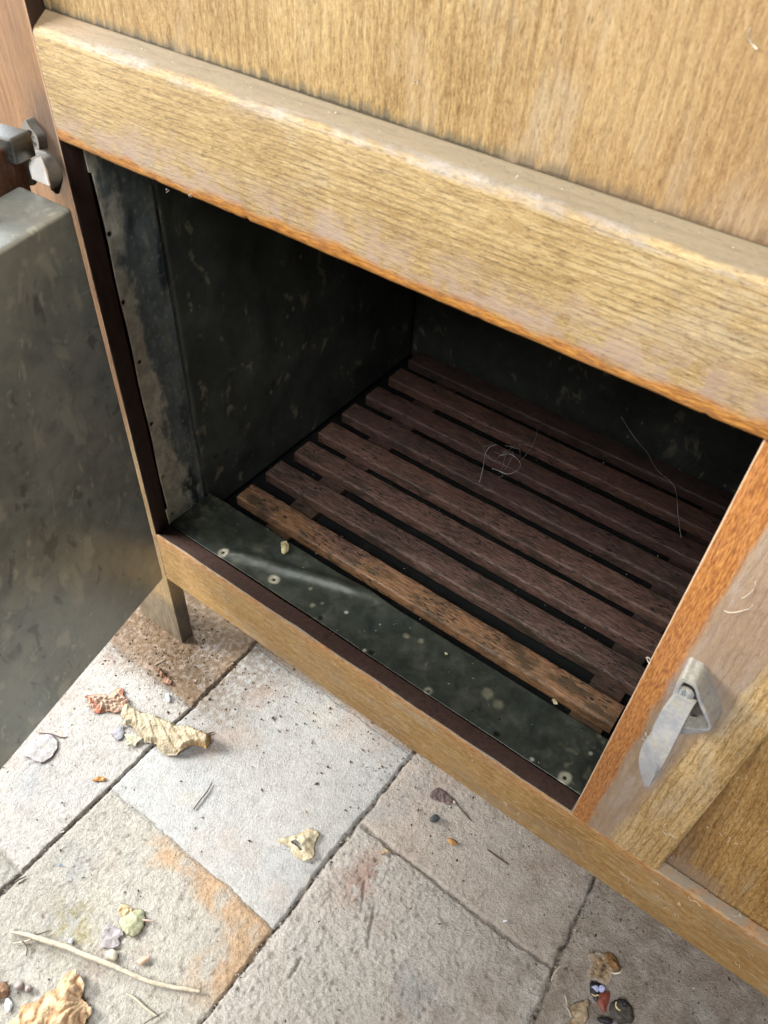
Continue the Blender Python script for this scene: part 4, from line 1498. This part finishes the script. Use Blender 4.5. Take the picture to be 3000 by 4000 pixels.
patch("dry_leaf", [C8(*q) for q in [(795, 885), (835, 855), (850, 862), (880, 880), (840, 893)]], crump(.003, .002, .002, 150, 309), flat((0.42, 0.33, 0.22), .3, 310), .0004, .0007,
      "tiny buff leaf flake on the joint below the cream leaf's tile", "leaf", LG)

FG = "pale flakes lying in the cabinet"
patch("paint_flake", [(500 + q[0] / 1.659, 1800 + q[1] / 1.659) for q in [(993, 535), (1030, 530), (1045, 575), (1030, 605), (1000, 610), (995, 570)]], crump(.002, .002, .001, 90, 321, .001),
      flat((0.42, 0.36, 0.20), .2, 322), .0005, .0008, "yellowish flake on the zinc apron near the left batten", "flake", FG, z0=0.0012)
patch("paint_flake", [(1800 + q[0] / 1.659, 2600 + q[1] / 1.659) for q in [(590, 228), (612, 228), (625, 258), (600, 255)]], crump(.002, .002, .001, 90, 323, .001),
      flat((0.52, 0.44, 0.26), .2, 324), .0005, .0006, "small pale flake at the front edge of the first slat, right end", "flake", FG, z0=0.0012)
patch("paint_flake", [(1300 + q[0] / 1.659, 2300 + q[1] / 1.659) for q in [(725, 415), (745, 420), (742, 432), (728, 430)]], crump(.001, .002, .001, 90, 325),
      flat((0.42, 0.38, 0.24), .2, 326), .0004, .0005, "small pale crumb in the middle of the zinc apron", "flake", FG, z0=0.0012)


# --- sticks and stalks
def tube(name, pts, radii, mat, label, cat, group=None, parent=None, seg=8, cols=None):
    """pts: world points; smooth tube with knots"""
    P_ = catmull([Vector(p) for p in pts], 6, False)
    n_ = len(P_)
    rr = np.interp(np.linspace(0, 1, n_), np.linspace(0, 1, len(radii)), radii)
    verts, faces = [], []
    up = Vector((0, 0, 1))
    for i, p in enumerate(P_):
        d_ = (P_[min(i + 1, n_ - 1)] - P_[max(i - 1, 0)]).normalized()
        a = d_.cross(up).normalized()
        b = a.cross(d_)
        for k in range(seg):
            t = 2 * math.pi * k / seg
            q = rr[i] * (1 + 0.10 * math.sin(k * 2.4) + 0.05 * math.sin(i * 0.9 + k))
            verts.append(tuple(p + a * math.cos(t) * q + b * math.sin(t) * q))
    for i in range(n_ - 1):
        for k in range(seg):
            k2 = (k + 1) % seg
            faces.append((i * seg + k, i * seg + k2, (i + 1) * seg + k2, (i + 1) * seg + k))
    faces.append(tuple(range(seg))[::-1])
    faces.append(tuple((n_ - 1) * seg + k for k in range(seg)))
    org = tuple((P_[0] + P_[-1]) / 2)
    o = mesh_obj(name, verts, faces, mat, parent, smooth=True, origin=None if parent else org)
    if parent is None:
        tag(o, label, cat, group)
    return o


def gz(px, py, h=0.001):
    v = on_z(px, py, ZF + h)
    return Vector(v)


M_twig = plain("bleached_twig", (0.44, 0.38, 0.28), .7, .3, 260, .6)
M_twigd = plain("dark_twig", (0.10, 0.07, 0.05), .8, .3, 260, .6)
TG = "twigs and stalks on the tiles"
tw = tube("twig", [gz(*C9(70, 730), .003), gz(*C9(190, 755), .004), gz(*C9(300, 790), .0045), gz(*C9(430, 830), .0045), gz(*C9(560, 885), .0045), gz(*C9(680, 930), .0045),
                gz(*C9(820, 990), .004), gz(*C9(960, 1050), .0035), gz(*C9(1100, 1085), .003), gz(*C9(1200, 1100), .003), gz(*C9(1300, 1118), .003)],
     [.0012, .0022, .0026, .0025, .0025, .0024, .0022, .0021, .0020, .0019, .0013], M_twig, "long bleached twig across the rough tile at the lower left", "twig", TG)
tube("side_shoot", [gz(*C9(170, 760), .004), gz(*C9(230, 750), .004), gz(*C9(305, 728), .003)], [.0009, .0008, .0005], M_twigd, None, None, parent=tw)
tube("side_shoot", [gz(*C9(85, 805), .002), gz(*C9(150, 795), .003), gz(*C9(200, 780), .004)], [.0006, .0008, .0007], M_twig, None, None, parent=tw)
tube("side_shoot", [gz(*C9(145, 790), .004), gz(*C9(175, 830), .003), gz(*C9(168, 890), .002)], [.0006, .0006, .0004], M_twigd, None, None, parent=tw)
tube("twig", [gz(*C9(820, 1130), .0015), gz(*C9(880, 1165), .0018), gz(*C9(940, 1220), .0018), gz(*C9(1020, 1280), .0015)], [.0007, .0011, .0011, .0008], M_twig,
     "thin pale stalk below the long bleached twig", "twig", TG)
tube("twig", [gz(*C9(930, 1325), .002), gz(*C9(990, 1290), .0025), gz(*C9(1065, 1248), .0015)], [.0005, .0006, .0003], M_twigd, "short brown stalk crossing the thin pale one", "twig", TG)
tube("twig", [gz(*C7(1255, 1262), .001), gz(*C7(1300, 1200), .0014), gz(*C7(1340, 1150), .0014), gz(*C7(1375, 1090), .001)], [.0008, .0007, .0008, .0005], M_twigd,
     "short straight dark twig on the smooth bluish tile", "twig", TG)
tube("twig", [gz(*C7(1340, 773), .001), gz(*C7(1365, 768), .0014), gz(*C7(1392, 762), .001)], [.0006, .0008, .0004], M_twigd, "tiny black splinter just right of the large tan leaf", "twig", TG)
st_ = tube("twig", [gz(*C8(1285, 545), .002), gz(*C8(1320, 590), .0018), gz(*C8(1360, 635), .0015), gz(*C8(1400, 680), .001)], [.0007, .0006, .0007, .0005], M_twigd,
     "thin dark stalk with a whitish head beside the purple brown leaf scrap", "twig", TG)
tube("stalk_head", [gz(*C8(1283, 548), .002), gz(*C8(1292, 560), .003)], [.0014, .0010], M_twig, None, None, parent=st_)
tube("twig", [gz(*C8(1500, 860), .001), gz(*C8(1560, 905), .0015), gz(*C8(1640, 960), .001)], [.0008, .0010, .0006], M_twigd, "dark splinter near the bottom rail right of the pebble", "twig", TG)
tube("twig", [gz(1055 + 0, 3400 + 600, .0015)] * 1 + [gz(1415, 4010, .002), gz(1412, 3965, .003), gz(1413, 3925, .002)][0:0] or [gz(1416, 4020, .002), gz(1413, 3975, .003), gz(1414, 3928, .002)],
     [.0013, .0012, .0006], M_twig, "pale upright stalk cut by the bottom edge of the picture", "twig", TG)
tube("twig", [gz(*C7(1003, 328), .001), gz(*C7(1035, 308), .0014), gz(*C7(1070, 290), .001)], [.0006, .0006, .0003], M_twig, "thin straw near the cabinet foot", "twig", TG)
tube("twig", [gz(*C7(250, 768), .001), gz(*C7(330, 775), .0014), gz(*C7(400, 798), .001), gz(*C7(440, 790), .001)], [.0005, .0007, .0006, .0003], M_twigd, "thin brown stalk above the pale grey round leaf", "twig", TG)
tube("twig", [gz(*C9(95, 412), .001), gz(*C9(130, 388), .0014), gz(*C9(170, 370), .001)], [.0006, .001, .0005], M_twigd, "small dark stick lying in the joint at the left edge", "twig", TG)
tube("leaf_stalk", [gz(*C9(925, 652), .003), gz(*C9(965, 658), .003), gz(*C9(1005, 662), .0015)], [.0011, .0009, .0006], plain("stalk_pink", (0.45, 0.33, 0.25)), None, None, parent=lf_)


# --- pebbles and seeds
def pebble(name, px, py, rx, ry, rz, mat, label, cat, group, rot=0.0, seed=0):
    c_ = gz(px, py, rz * 0.8)
    bm = bmesh.new()
    bmesh.ops.create_icosphere(bm, subdivisions=3, radius=1)
    rs_ = random.Random(seed)
    ph = [rs_.uniform(0, 6) for _ in range(6)]
    for v in bm.verts:
        x, y, z = v.co
        k = 1 + 0.12 * math.sin(3 * x + ph[0]) * math.sin(2.6 * y + ph[1]) + 0.07 * math.sin(6 * z + ph[2] + 4 * x) + 0.05 * math.sin(9 * y + ph[3])
        x, y, z = x * rx * k, y * ry * k, max(z * k, -0.8) * rz
        v.co = Vector((c_.x + x * math.cos(rot) - y * math.sin(rot), c_.y + x * math.sin(rot) + y * math.cos(rot), c_.z + z))
    o = bm_obj(name, bm, mat, None, smooth=True, origin=(c_.x, c_.y, ZF))
    return tag(o, label, cat, group)


M_peb = plain("slate_grey_stone", (0.075, 0.088, 0.088), .75, .35, 260, .7)
M_seed = plain("seed_grey_brown", (0.27, 0.22, 0.20), .6, .25, 200)
M_white = plain("white_plaster", (0.66, 0.68, 0.70), .7, .15, 200)
M_peach = plain("clay_crumb", (0.50, 0.34, 0.24), .8, .25, 200)
pebble("pebble", *C8(1157, 660), .0053, .0036, .0042, M_peb, "dark slate grey pebble near the middle of the bottom rail", "pebble", None, 0.9, 1)
SG = "round seeds in the corner"
pebble("seed", *C9(125, 1082), .0040, .0037, .0036, M_seed, "round grey seed, the bigger and left one of the two", "seed", SG, .3, 2)
pebble("seed", *C9(185, 1097), .0033, .0030, .0030, M_seed, "round grey seed, the smaller and right one of the two", "seed", SG, .3, 3)
M_cream = plain("cream_stone", (0.46, 0.42, 0.32), .7, .2, 200)
pebble("pebble", *C9(728, 880), .0062, .0045, .0032, M_cream, "small cream stone touching the long bleached twig", "pebble", None, .2, 4)
pebble("clay_crumb", *C9(930, 915), .0030, .0065, .0022, M_peach, "peach coloured clay crumb right of the cream stone", "crumb", None, -.5, 5)
CG = "white plaster chips on the tiles"
pebble("plaster_chip", *K7(985, 345), .0068, .0028, .0020, M_white, "white plaster chip between the rolled brown leaf and the joint", "chip", CG, -.55, 6)
pebble("plaster_chip", *C9(460, 790), .0024, .0026, .0022, M_white, "tiny white plaster chip lying against the upper side of the long twig", "chip", CG, .4, 7)
pebble("plaster_chip", *C9(55, 1205), .0060, .0030, .0022, M_white, "white plaster chip at the left edge by the pleated leaf", "chip", CG, -.5, 8)
pebble("plaster_chip", 1975, 3597, .0028, .0014, .0016, M_white, "tiny white plaster chip at the junction of joints below the bottom rail", "chip", CG, .9, 9)
pebble("blue_bead", *C9(388, 297), .0011, .0011, .001, plain("blue_bit", (0.12, 0.30, 0.62), .4), "tiny bright blue speck on the rough tile at the lower left", "speck", None, 0, 10)


# --- butterfly remains, lower right
def CB(cx, cy):      # crop 2200..2700 x 3600..4000
    return 2200 + cx / 3.318, 3600 + cy / 3.318


bf = empty("butterfly_remains", gz(*CB(600, 1050), 0), "dead butterfly with a red wing, blue eyespot and dark folded wing at bottom right", "butterfly")
sp_mats = dict(red=plain("wing_red", (0.20, 0.05, 0.03), .6, .4, 400, .6), blk=plain("wing_black", (0.018, 0.015, 0.018), .55, .4, 300),
               dk=plain("wing_underside", (0.060, 0.050, 0.040), .6, .5, 500, .6), blu=plain("eyespot_blue", (0.42, 0.45, 0.66), .5, .3, 500), yel=plain("eyespot_yellow", (0.66, 0.55, 0.30), .5))
hw = lambda b, a: (lambda x, y, e: b + a * sstep(0, .004, e) + .0012 * np.abs(fbm(x * 160, y * 160, 2, 331)))
cz_ = flat((1, 1, 1))
patch("red_wing", [CB(*q) for q in [(440, 960), (520, 905), (600, 930), (590, 1020), (560, 1110), (540, 1180), (490, 1170), (450, 1100), (425, 1040)]], hw(.0012, .002), cz_, .0004, .0009, mat=sp_mats['red'], parent=bf)
patch("wing_tip", [CB(*q) for q in [(340, 800), (380, 785), (450, 800), (530, 860), (525, 930), (470, 950), (460, 1040), (410, 1050), (370, 985), (345, 940)]], hw(.0014, .0015), cz_, .0004, .0009, mat=sp_mats['blk'], parent=bf)
patch("eyespot", [CB(*q) for q in [(455, 850), (490, 840), (525, 870), (515, 915), (470, 935), (445, 900)]], hw(.0042, .0003), cz_, .0003, .0007, mat=sp_mats['blu'], parent=bf)
patch("eyespot", [CB(*q) for q in [(352, 870), (385, 845), (430, 850), (445, 890), (430, 930), (395, 905), (375, 880)]], hw(.0042, .0003), cz_, .0003, .0007, mat=sp_mats['blu'], parent=bf)
patch("eyespot_ring", [CB(*q) for q in [(350, 945), (390, 965), (440, 960), (450, 980), (400, 985), (360, 970)]], hw(.0042, .0003), cz_, .0003, .0007, mat=sp_mats['yel'], parent=bf)
patch("dark_wing", [CB(*q) for q in [(600, 1090), (650, 1030), (740, 1010), (830, 1050), (890, 1120), (910, 1220), (900, 1310), (820, 1330), (700, 1330), (620, 1250), (590, 1170)]], hw(.001, .004), cz_, .0005, .001, mat=sp_mats['dk'], parent=bf)
patch("dark_eyespot", [CB(*q) for q in [(700, 1050), (750, 1030), (800, 1060), (815, 1110), (770, 1135), (720, 1110)]], hw(.0068, .0004), cz_, .0004, .0008, mat=sp_mats['blk'], parent=bf)
tube("eyespot_rim", [gz(*CB(690, 1040), .0068), gz(*CB(680, 1085), .0068), gz(*CB(705, 1130), .0068), gz(*CB(740, 1150), .0068)], [.0005, .0008, .0006], sp_mats['yel'], None, None, parent=bf)
b_ = tube("body", [gz(*CB(440, 1262), .002), gz(*CB(500, 1278), .003), gz(*CB(570, 1290), .003), gz(*CB(640, 1290), .003)], [.0008, .0026, .0030, .0016], sp_mats['blk'], None, None, parent=bf)

# fluff and straw round it
M_fluff = plain("brown_fluff", (0.24, 0.155, 0.075), .95, .5, 300, .8, second=(0.32, 0.22, 0.12))
patch("dust_clump", [CB(*q) for q in [(330, 420), (420, 400), (520, 410), (600, 420), (660, 470), (700, 560), (710, 640), (640, 680), (620, 760), (560, 830), (480, 800), (400, 760), (310, 720), (300, 640), (350, 560), (320, 480)]],
      crump(.0012, .008, .0024, 150, 341), flat((0.29, 0.205, 0.12), .5, 342, 160, (0.36, 0.30, 0.24), .006), .0006, .001, "fuzzy brown clump of dust and husk above the dead butterfly", "dust clump", None)
patch("dry_leaf", [CB(*q) for q in [(530, 430), (600, 425), (660, 480), (700, 570), (715, 640), (660, 655), (620, 600), (570, 540)]], crump(.006, .003, .003, 110, 343, .003),
      flat((0.26, 0.14, 0.055), .35, 344), .0005, .0009, "brown curled husk on the fuzzy clump above the butterfly", "leaf", LG)
tube("twig", [gz(*CB(625, 650), .006), gz(*CB(660, 672), .007), gz(*CB(710, 668), .0075), gz(*CB(750, 645), .007), gz(*CB(778, 600), .005)], [.0006, .0008, .0009, .0008, .0004], plain("pale_hook", (0.60, 0.52, 0.40)),
     "cream hooked stalk curling out of the fuzzy clump", "twig", TG)
patch("dry_leaf", [CB(*q) for q in [(120, 1080), (240, 1040), (310, 1010), (340, 1050), (330, 1110), (300, 1160), (320, 1240), (260, 1330), (120, 1400), (0, 1380), (60, 1300), (140, 1240), (60, 1160)]],
      crump(.003, .004, .004, 80, 345), flat((0.33, 0.26, 0.17), .3, 346), .0005, .001, "ragged buff leaf left of the butterfly at the bottom edge", "leaf", LG)
for k, (a, b, lab) in enumerate([((15, 930), (50, 1110), "bleached straw standing out of the ragged buff leaf"), ((30, 1090), (105, 1240), "bleached straw lying on the ragged buff leaf")]):
    tube("twig", [gz(*CB(*a), .006), gz(*CB((a[0] + b[0]) / 2 + 8, (a[1] + b[1]) / 2), .007), gz(*CB(*b), .004)], [.0005, .0010, .0006], M_twig, lab, "twig", TG)
tube("twig", [gz(2000 + 255 / 1.659, 3400 + 715 / 1.659, .001), gz(2000 + 280 / 1.659, 3400 + 660 / 1.659, .0015), gz(2000 + 318 / 1.659, 3400 + 615 / 1.659, .001)], [.0006, .0012, .0008], M_twig,
     "pale straw beside the crack in the lower right tile", "twig", TG)

# --- crumbs of dirt strewn everywhere: nobody could count them
vs_, fs_, cs_ = [], [], []
rs = random.Random(11)


def crumb(x, y, z, s, c_, flatn=0.6):
    ax = [rs.uniform(.5, 1.3) for _ in range(3)]
    th = rs.uniform(0, 6.28)
    b0 = len(vs_)
    for (dx, dy, dz_) in ((1, 0, 0), (-1, 0, 0), (0, 1, 0), (0, -1, 0), (0, 0, 1), (0, 0, -.3)):
        px, py = dx * ax[0] * s, dy * ax[1] * s * .6
        vs_.append((x + px * math.cos(th) - py * math.sin(th), y + px * math.sin(th) + py * math.cos(th), z + dz_ * ax[2] * s * flatn + s * .15))
        cs_.append(c_)
    for f in ((0, 2, 4), (2, 1, 4), (1, 3, 4), (3, 0, 4), (2, 0, 5), (1, 2, 5), (3, 1, 5), (0, 3, 5)):
        fs_.append(tuple(b0 + i for i in f))


pal = [(0.075, 0.055, 0.04), (0.12, 0.085, 0.06), (0.18, 0.12, 0.08), (0.22, 0.15, 0.09), (0.42, 0.36, 0.28), (0.6, 0.57, 0.52), (0.04, 0.035, 0.03)]
for k in range(1700):
    x, y = rs.uniform(-.1, .76), rs.uniform(-.4, .13)
    c_ = rs.choice(pal)
    crumb(x, y, ZF, .0004 + .0014 * rs.random() ** 4, c_)
for k in range(1500):            # along the foot of the bottom rail
    x = rs.uniform(-.02, .76)
    y = rs.gauss(.03, .045)
    crumb(x, y, ZF, .0005 + .0019 * rs.random() ** 4, rs.choice(pal[:5] + pal[:2]))
for k in range(900):            # round the cabinet foot
    x, y = rs.gauss(-.02, .06), rs.gauss(-.02, .035)
    crumb(x, y, ZF, .0005 + .0019 * rs.random() ** 4, rs.choice(pal[:5] + pal[:2]))
for k in range(700):            # in the long joints
    j = rs.choice([(0.0735, -.4, .1), (0.316, -.35, .1), (0.553, -.12, .1)])
    crumb(j[0] + rs.gauss(0, .0022), rs.uniform(j[1], j[2]), ZF - .001, .0006 + .0011 * rs.random() ** 2, rs.choice(pal))
for k in range(420):            # bent dark fibres
    x, y = rs.uniform(-.1, .76), rs.uniform(-.38, .1)
    a_ = rs.uniform(0, 6.28)
    ln_ = rs.uniform(.001, .0034)
    w_ = .0002
    b0 = len(vs_)
    c_ = rs.choice(pal[:4] + [(0.5, .47, .4)])
    for t in (0, .5, 1):
        cx_, cy_ = x + math.cos(a_ + .8 * t) * ln_ * t, y + math.sin(a_ + .8 * t) * ln_ * t
        for s_ in (-1, 1):
            vs_.append((cx_ - math.sin(a_) * w_ * s_, cy_ + math.cos(a_) * w_ * s_, ZF + .0009 + .0004 * math.sin(t * 3)))
            cs_.append(c_)
    fs_ += [(b0, b0 + 1, b0 + 3), (b0, b0 + 3, b0 + 2), (b0 + 2, b0 + 3, b0 + 5), (b0 + 2, b0 + 5, b0 + 4)]
o = mesh_obj("dirt_crumbs", vs_, fs_, M_leaf, None, cols=np.array(cs_))
tag(o, "fine dark crumbs and fibres strewn over the tiles", "dirt", kind="stuff")
vs_, fs_, cs_ = [], [], []
for k in range(260):
    crumb(rs.uniform(.01, .49), rs.uniform(.022, .47), -0.0325 if rs.random() < .4 else 0.0015 if rs.random() < .0 else -.0325, .0005 + .0010 * rs.random() ** 2, rs.choice(pal[3:6]))
for k in range(60):
    crumb(rs.uniform(.01, .49), rs.uniform(.022, .075), 0.0012, .0003 + .0006 * rs.random() ** 2, rs.choice(pal[2:6]))
for k in range(60):              # dust motes on the top of the rails
    crumb(rs.uniform(.05, 1.0), rs.uniform(.003, .012), .4885, .0003 + .0005 * rs.random() ** 2, (0.7, .66, .6))
o = mesh_obj("cabinet_dust", vs_, fs_, M_leaf, None, cols=np.array(cs_))
tag(o, "pale crumbs and dust lying in and on the cabinet", "dust", kind="stuff")

# --- cobweb over the slats
M_web = plain("cobweb_thread", (0.36, 0.34, 0.32), .6, .2, 300)


def CW(cx, cy):    # crop 1400..2400 x 1300..2300
    return 1400 + cx / 1.659, 1300 + cy / 1.659


def CX(cx, cy):    # crop 2000..3000 x 1100..2100
    return 2000 + cx / 1.659, 1100 + cy / 1.659


web = empty("cobweb", Vector(on_z(*CW(930, 820), 0.004)), "torn loop of cobweb hanging over the rear slats with one long thread at its right", "cobweb")


def web_thread(pts, r=.00022, z=.006):
    tube("thread", [Vector(on_z(*q, z + 0.0015 * math.sin(i * 2.1))) for i, q in enumerate(pts)], [r, r * 1.4, r * .8, r * 1.3, r], M_web, None, None, parent=web, seg=5)


web_thread([CW(1160, 620), CW(1150, 680), CW(1115, 750), CW(1060, 820), (CW(1045, 830))], .00016)
web_thread([CW(900, 725), CW(850, 740), CW(820, 790), CW(812, 850), CW(800, 910), CW(783, 970)], .00034)
web_thread([CW(910, 800), CW(960, 785), CW(1010, 800), CW(1050, 850), CW(1030, 890), CW(970, 915), CW(900, 890), CW(865, 880)], .0003)
web_thread([CX(690, 840), CX(740, 930), CX(800, 1020), CX(870, 1100), CX(940, 1220), CX(1030, 1300), CX(1065, 1370), CX(1075, 1500), CX(1095, 1659)], .00026, .02)
web_thread([CX(700, 850), CX(760, 960), CX(860, 1090)], .00014, .022)


# --- hair-thin fibres and shreds of cobweb caught on the wood
M_fibre = plain("pale_fibre", (0.66, 0.60, 0.50), .8, .2, 300)
fv, ff, fc = [], [], []
fr = random.Random(5)


def fibre(p, du, dv, ln, r, curl, nrm):
    """curly hair lying in the plane (du, dv) raised along nrm"""
    a0 = fr.uniform(0, 6.28)
    pts = []
    q = Vector(p)
    n_ = 9
    for i in range(n_):
        pts.append(q + nrm * (0.0008 + 0.0010 * math.sin(i * .9 + a0)))
        a0 += curl * fr.uniform(.3, 1.6)
        q = q + (du * math.cos(a0) + dv * math.sin(a0)) * (ln / n_)
    for i, c in enumerate(pts):
        d_ = (pts[min(i + 1, n_ - 1)] - pts[max(i - 1, 0)]).normalized()
        a = d_.cross(nrm).normalized() * r
        b = nrm * r
        fv.extend([tuple(c + a), tuple(c - a * .5 + b), tuple(c - a * .5 - b)])
        if i:
            k = len(fv) - 6
            for j in range(3):
                j2 = (j + 1) % 3
                ff.append((k + j, k + j2, k + 3 + j2, k + 3 + j))


EX, EY, EZ = Vector((1, 0, 0)), Vector((0, 1, 0)), Vector((0, 0, 1))
for px, py, y, ln, r, cu in [(2610, 3215, 0, .020, .00022, .25), (2590, 3240, 0, .014, .00026, .3), (2810, 3230, RY - .002, .022, .0002, .35), (2840, 3250, RY - .002, .020, .0002, -.3),
                             (2690, 3500, 0, .012, .00022, .25), (2660, 3530, 0, .008, .0002, .7), (2575, 3450, 0, .010, .0002, -.5), (2455, 3440, 0, .016, .00018, .25), (2860, 3560, .006, .014, .0002, .5),
                             (2540, 2590, -.001, .010, .00028, -.6), (2510, 2880, -.001, .012, .0002, .4), (2830, 2380, -.001, .022, .0002, .15), (2900, 2330, -.001, .018, .00022, .1),
                             (2960, 190, RY, .010, .00025, -.2), (1630, 330, RY, .006, .0002, .5), (750, 760, 0, .004, .0002, .5), (655, 748, .004, .004, .0002, .3),
                             (1895, 3100, 0, .005, .0002, .25), (1770, 3030, 0, .004, .0002, .25)]:
    fibre(on_y(px, py, y), EX, EZ, ln, r, cu, -EY)
for k in range(46):
    fibre((fr.uniform(.02, .74), -0.0006, fr.uniform(-.07, -.004)), EX, EZ, fr.uniform(.002, .006), .00014, fr.uniform(-.8, .8), -EY)
for k in range(40):
    fibre((fr.uniform(W + .01, W + .16), -0.0006 if fr.random() < .0 else RY - .0026, fr.uniform(.01, .2)), EX, EZ, fr.uniform(.003, .009), .00014, fr.uniform(-.7, .7), -EY)
for k in range(0):      # whiskers along the lower arris of the top rail
    fibre((fr.uniform(.06, .49), fr.uniform(0.0, .004), H + fr.uniform(-.0006, .001)), EX, -EZ, fr.uniform(.0012, .0035), .00016, fr.uniform(-1, 1), -EY)
o = mesh_obj("dust_fibres", fv, ff, M_fibre, None)
tag(o, "pale hairs and shreds of web caught on the cabinet wood", "fibres", kind="stuff")

wr = random.Random(9)
for k in range(16):
    ax_, ay_ = wr.uniform(790, 1060), wr.uniform(730, 920)
    web_thread([CW(ax_, ay_), CW(ax_ + wr.uniform(-50, 50), ay_ + wr.uniform(-40, 40)), CW(ax_ + wr.uniform(-80, 80), ay_ + wr.uniform(-60, 60))], .00010)
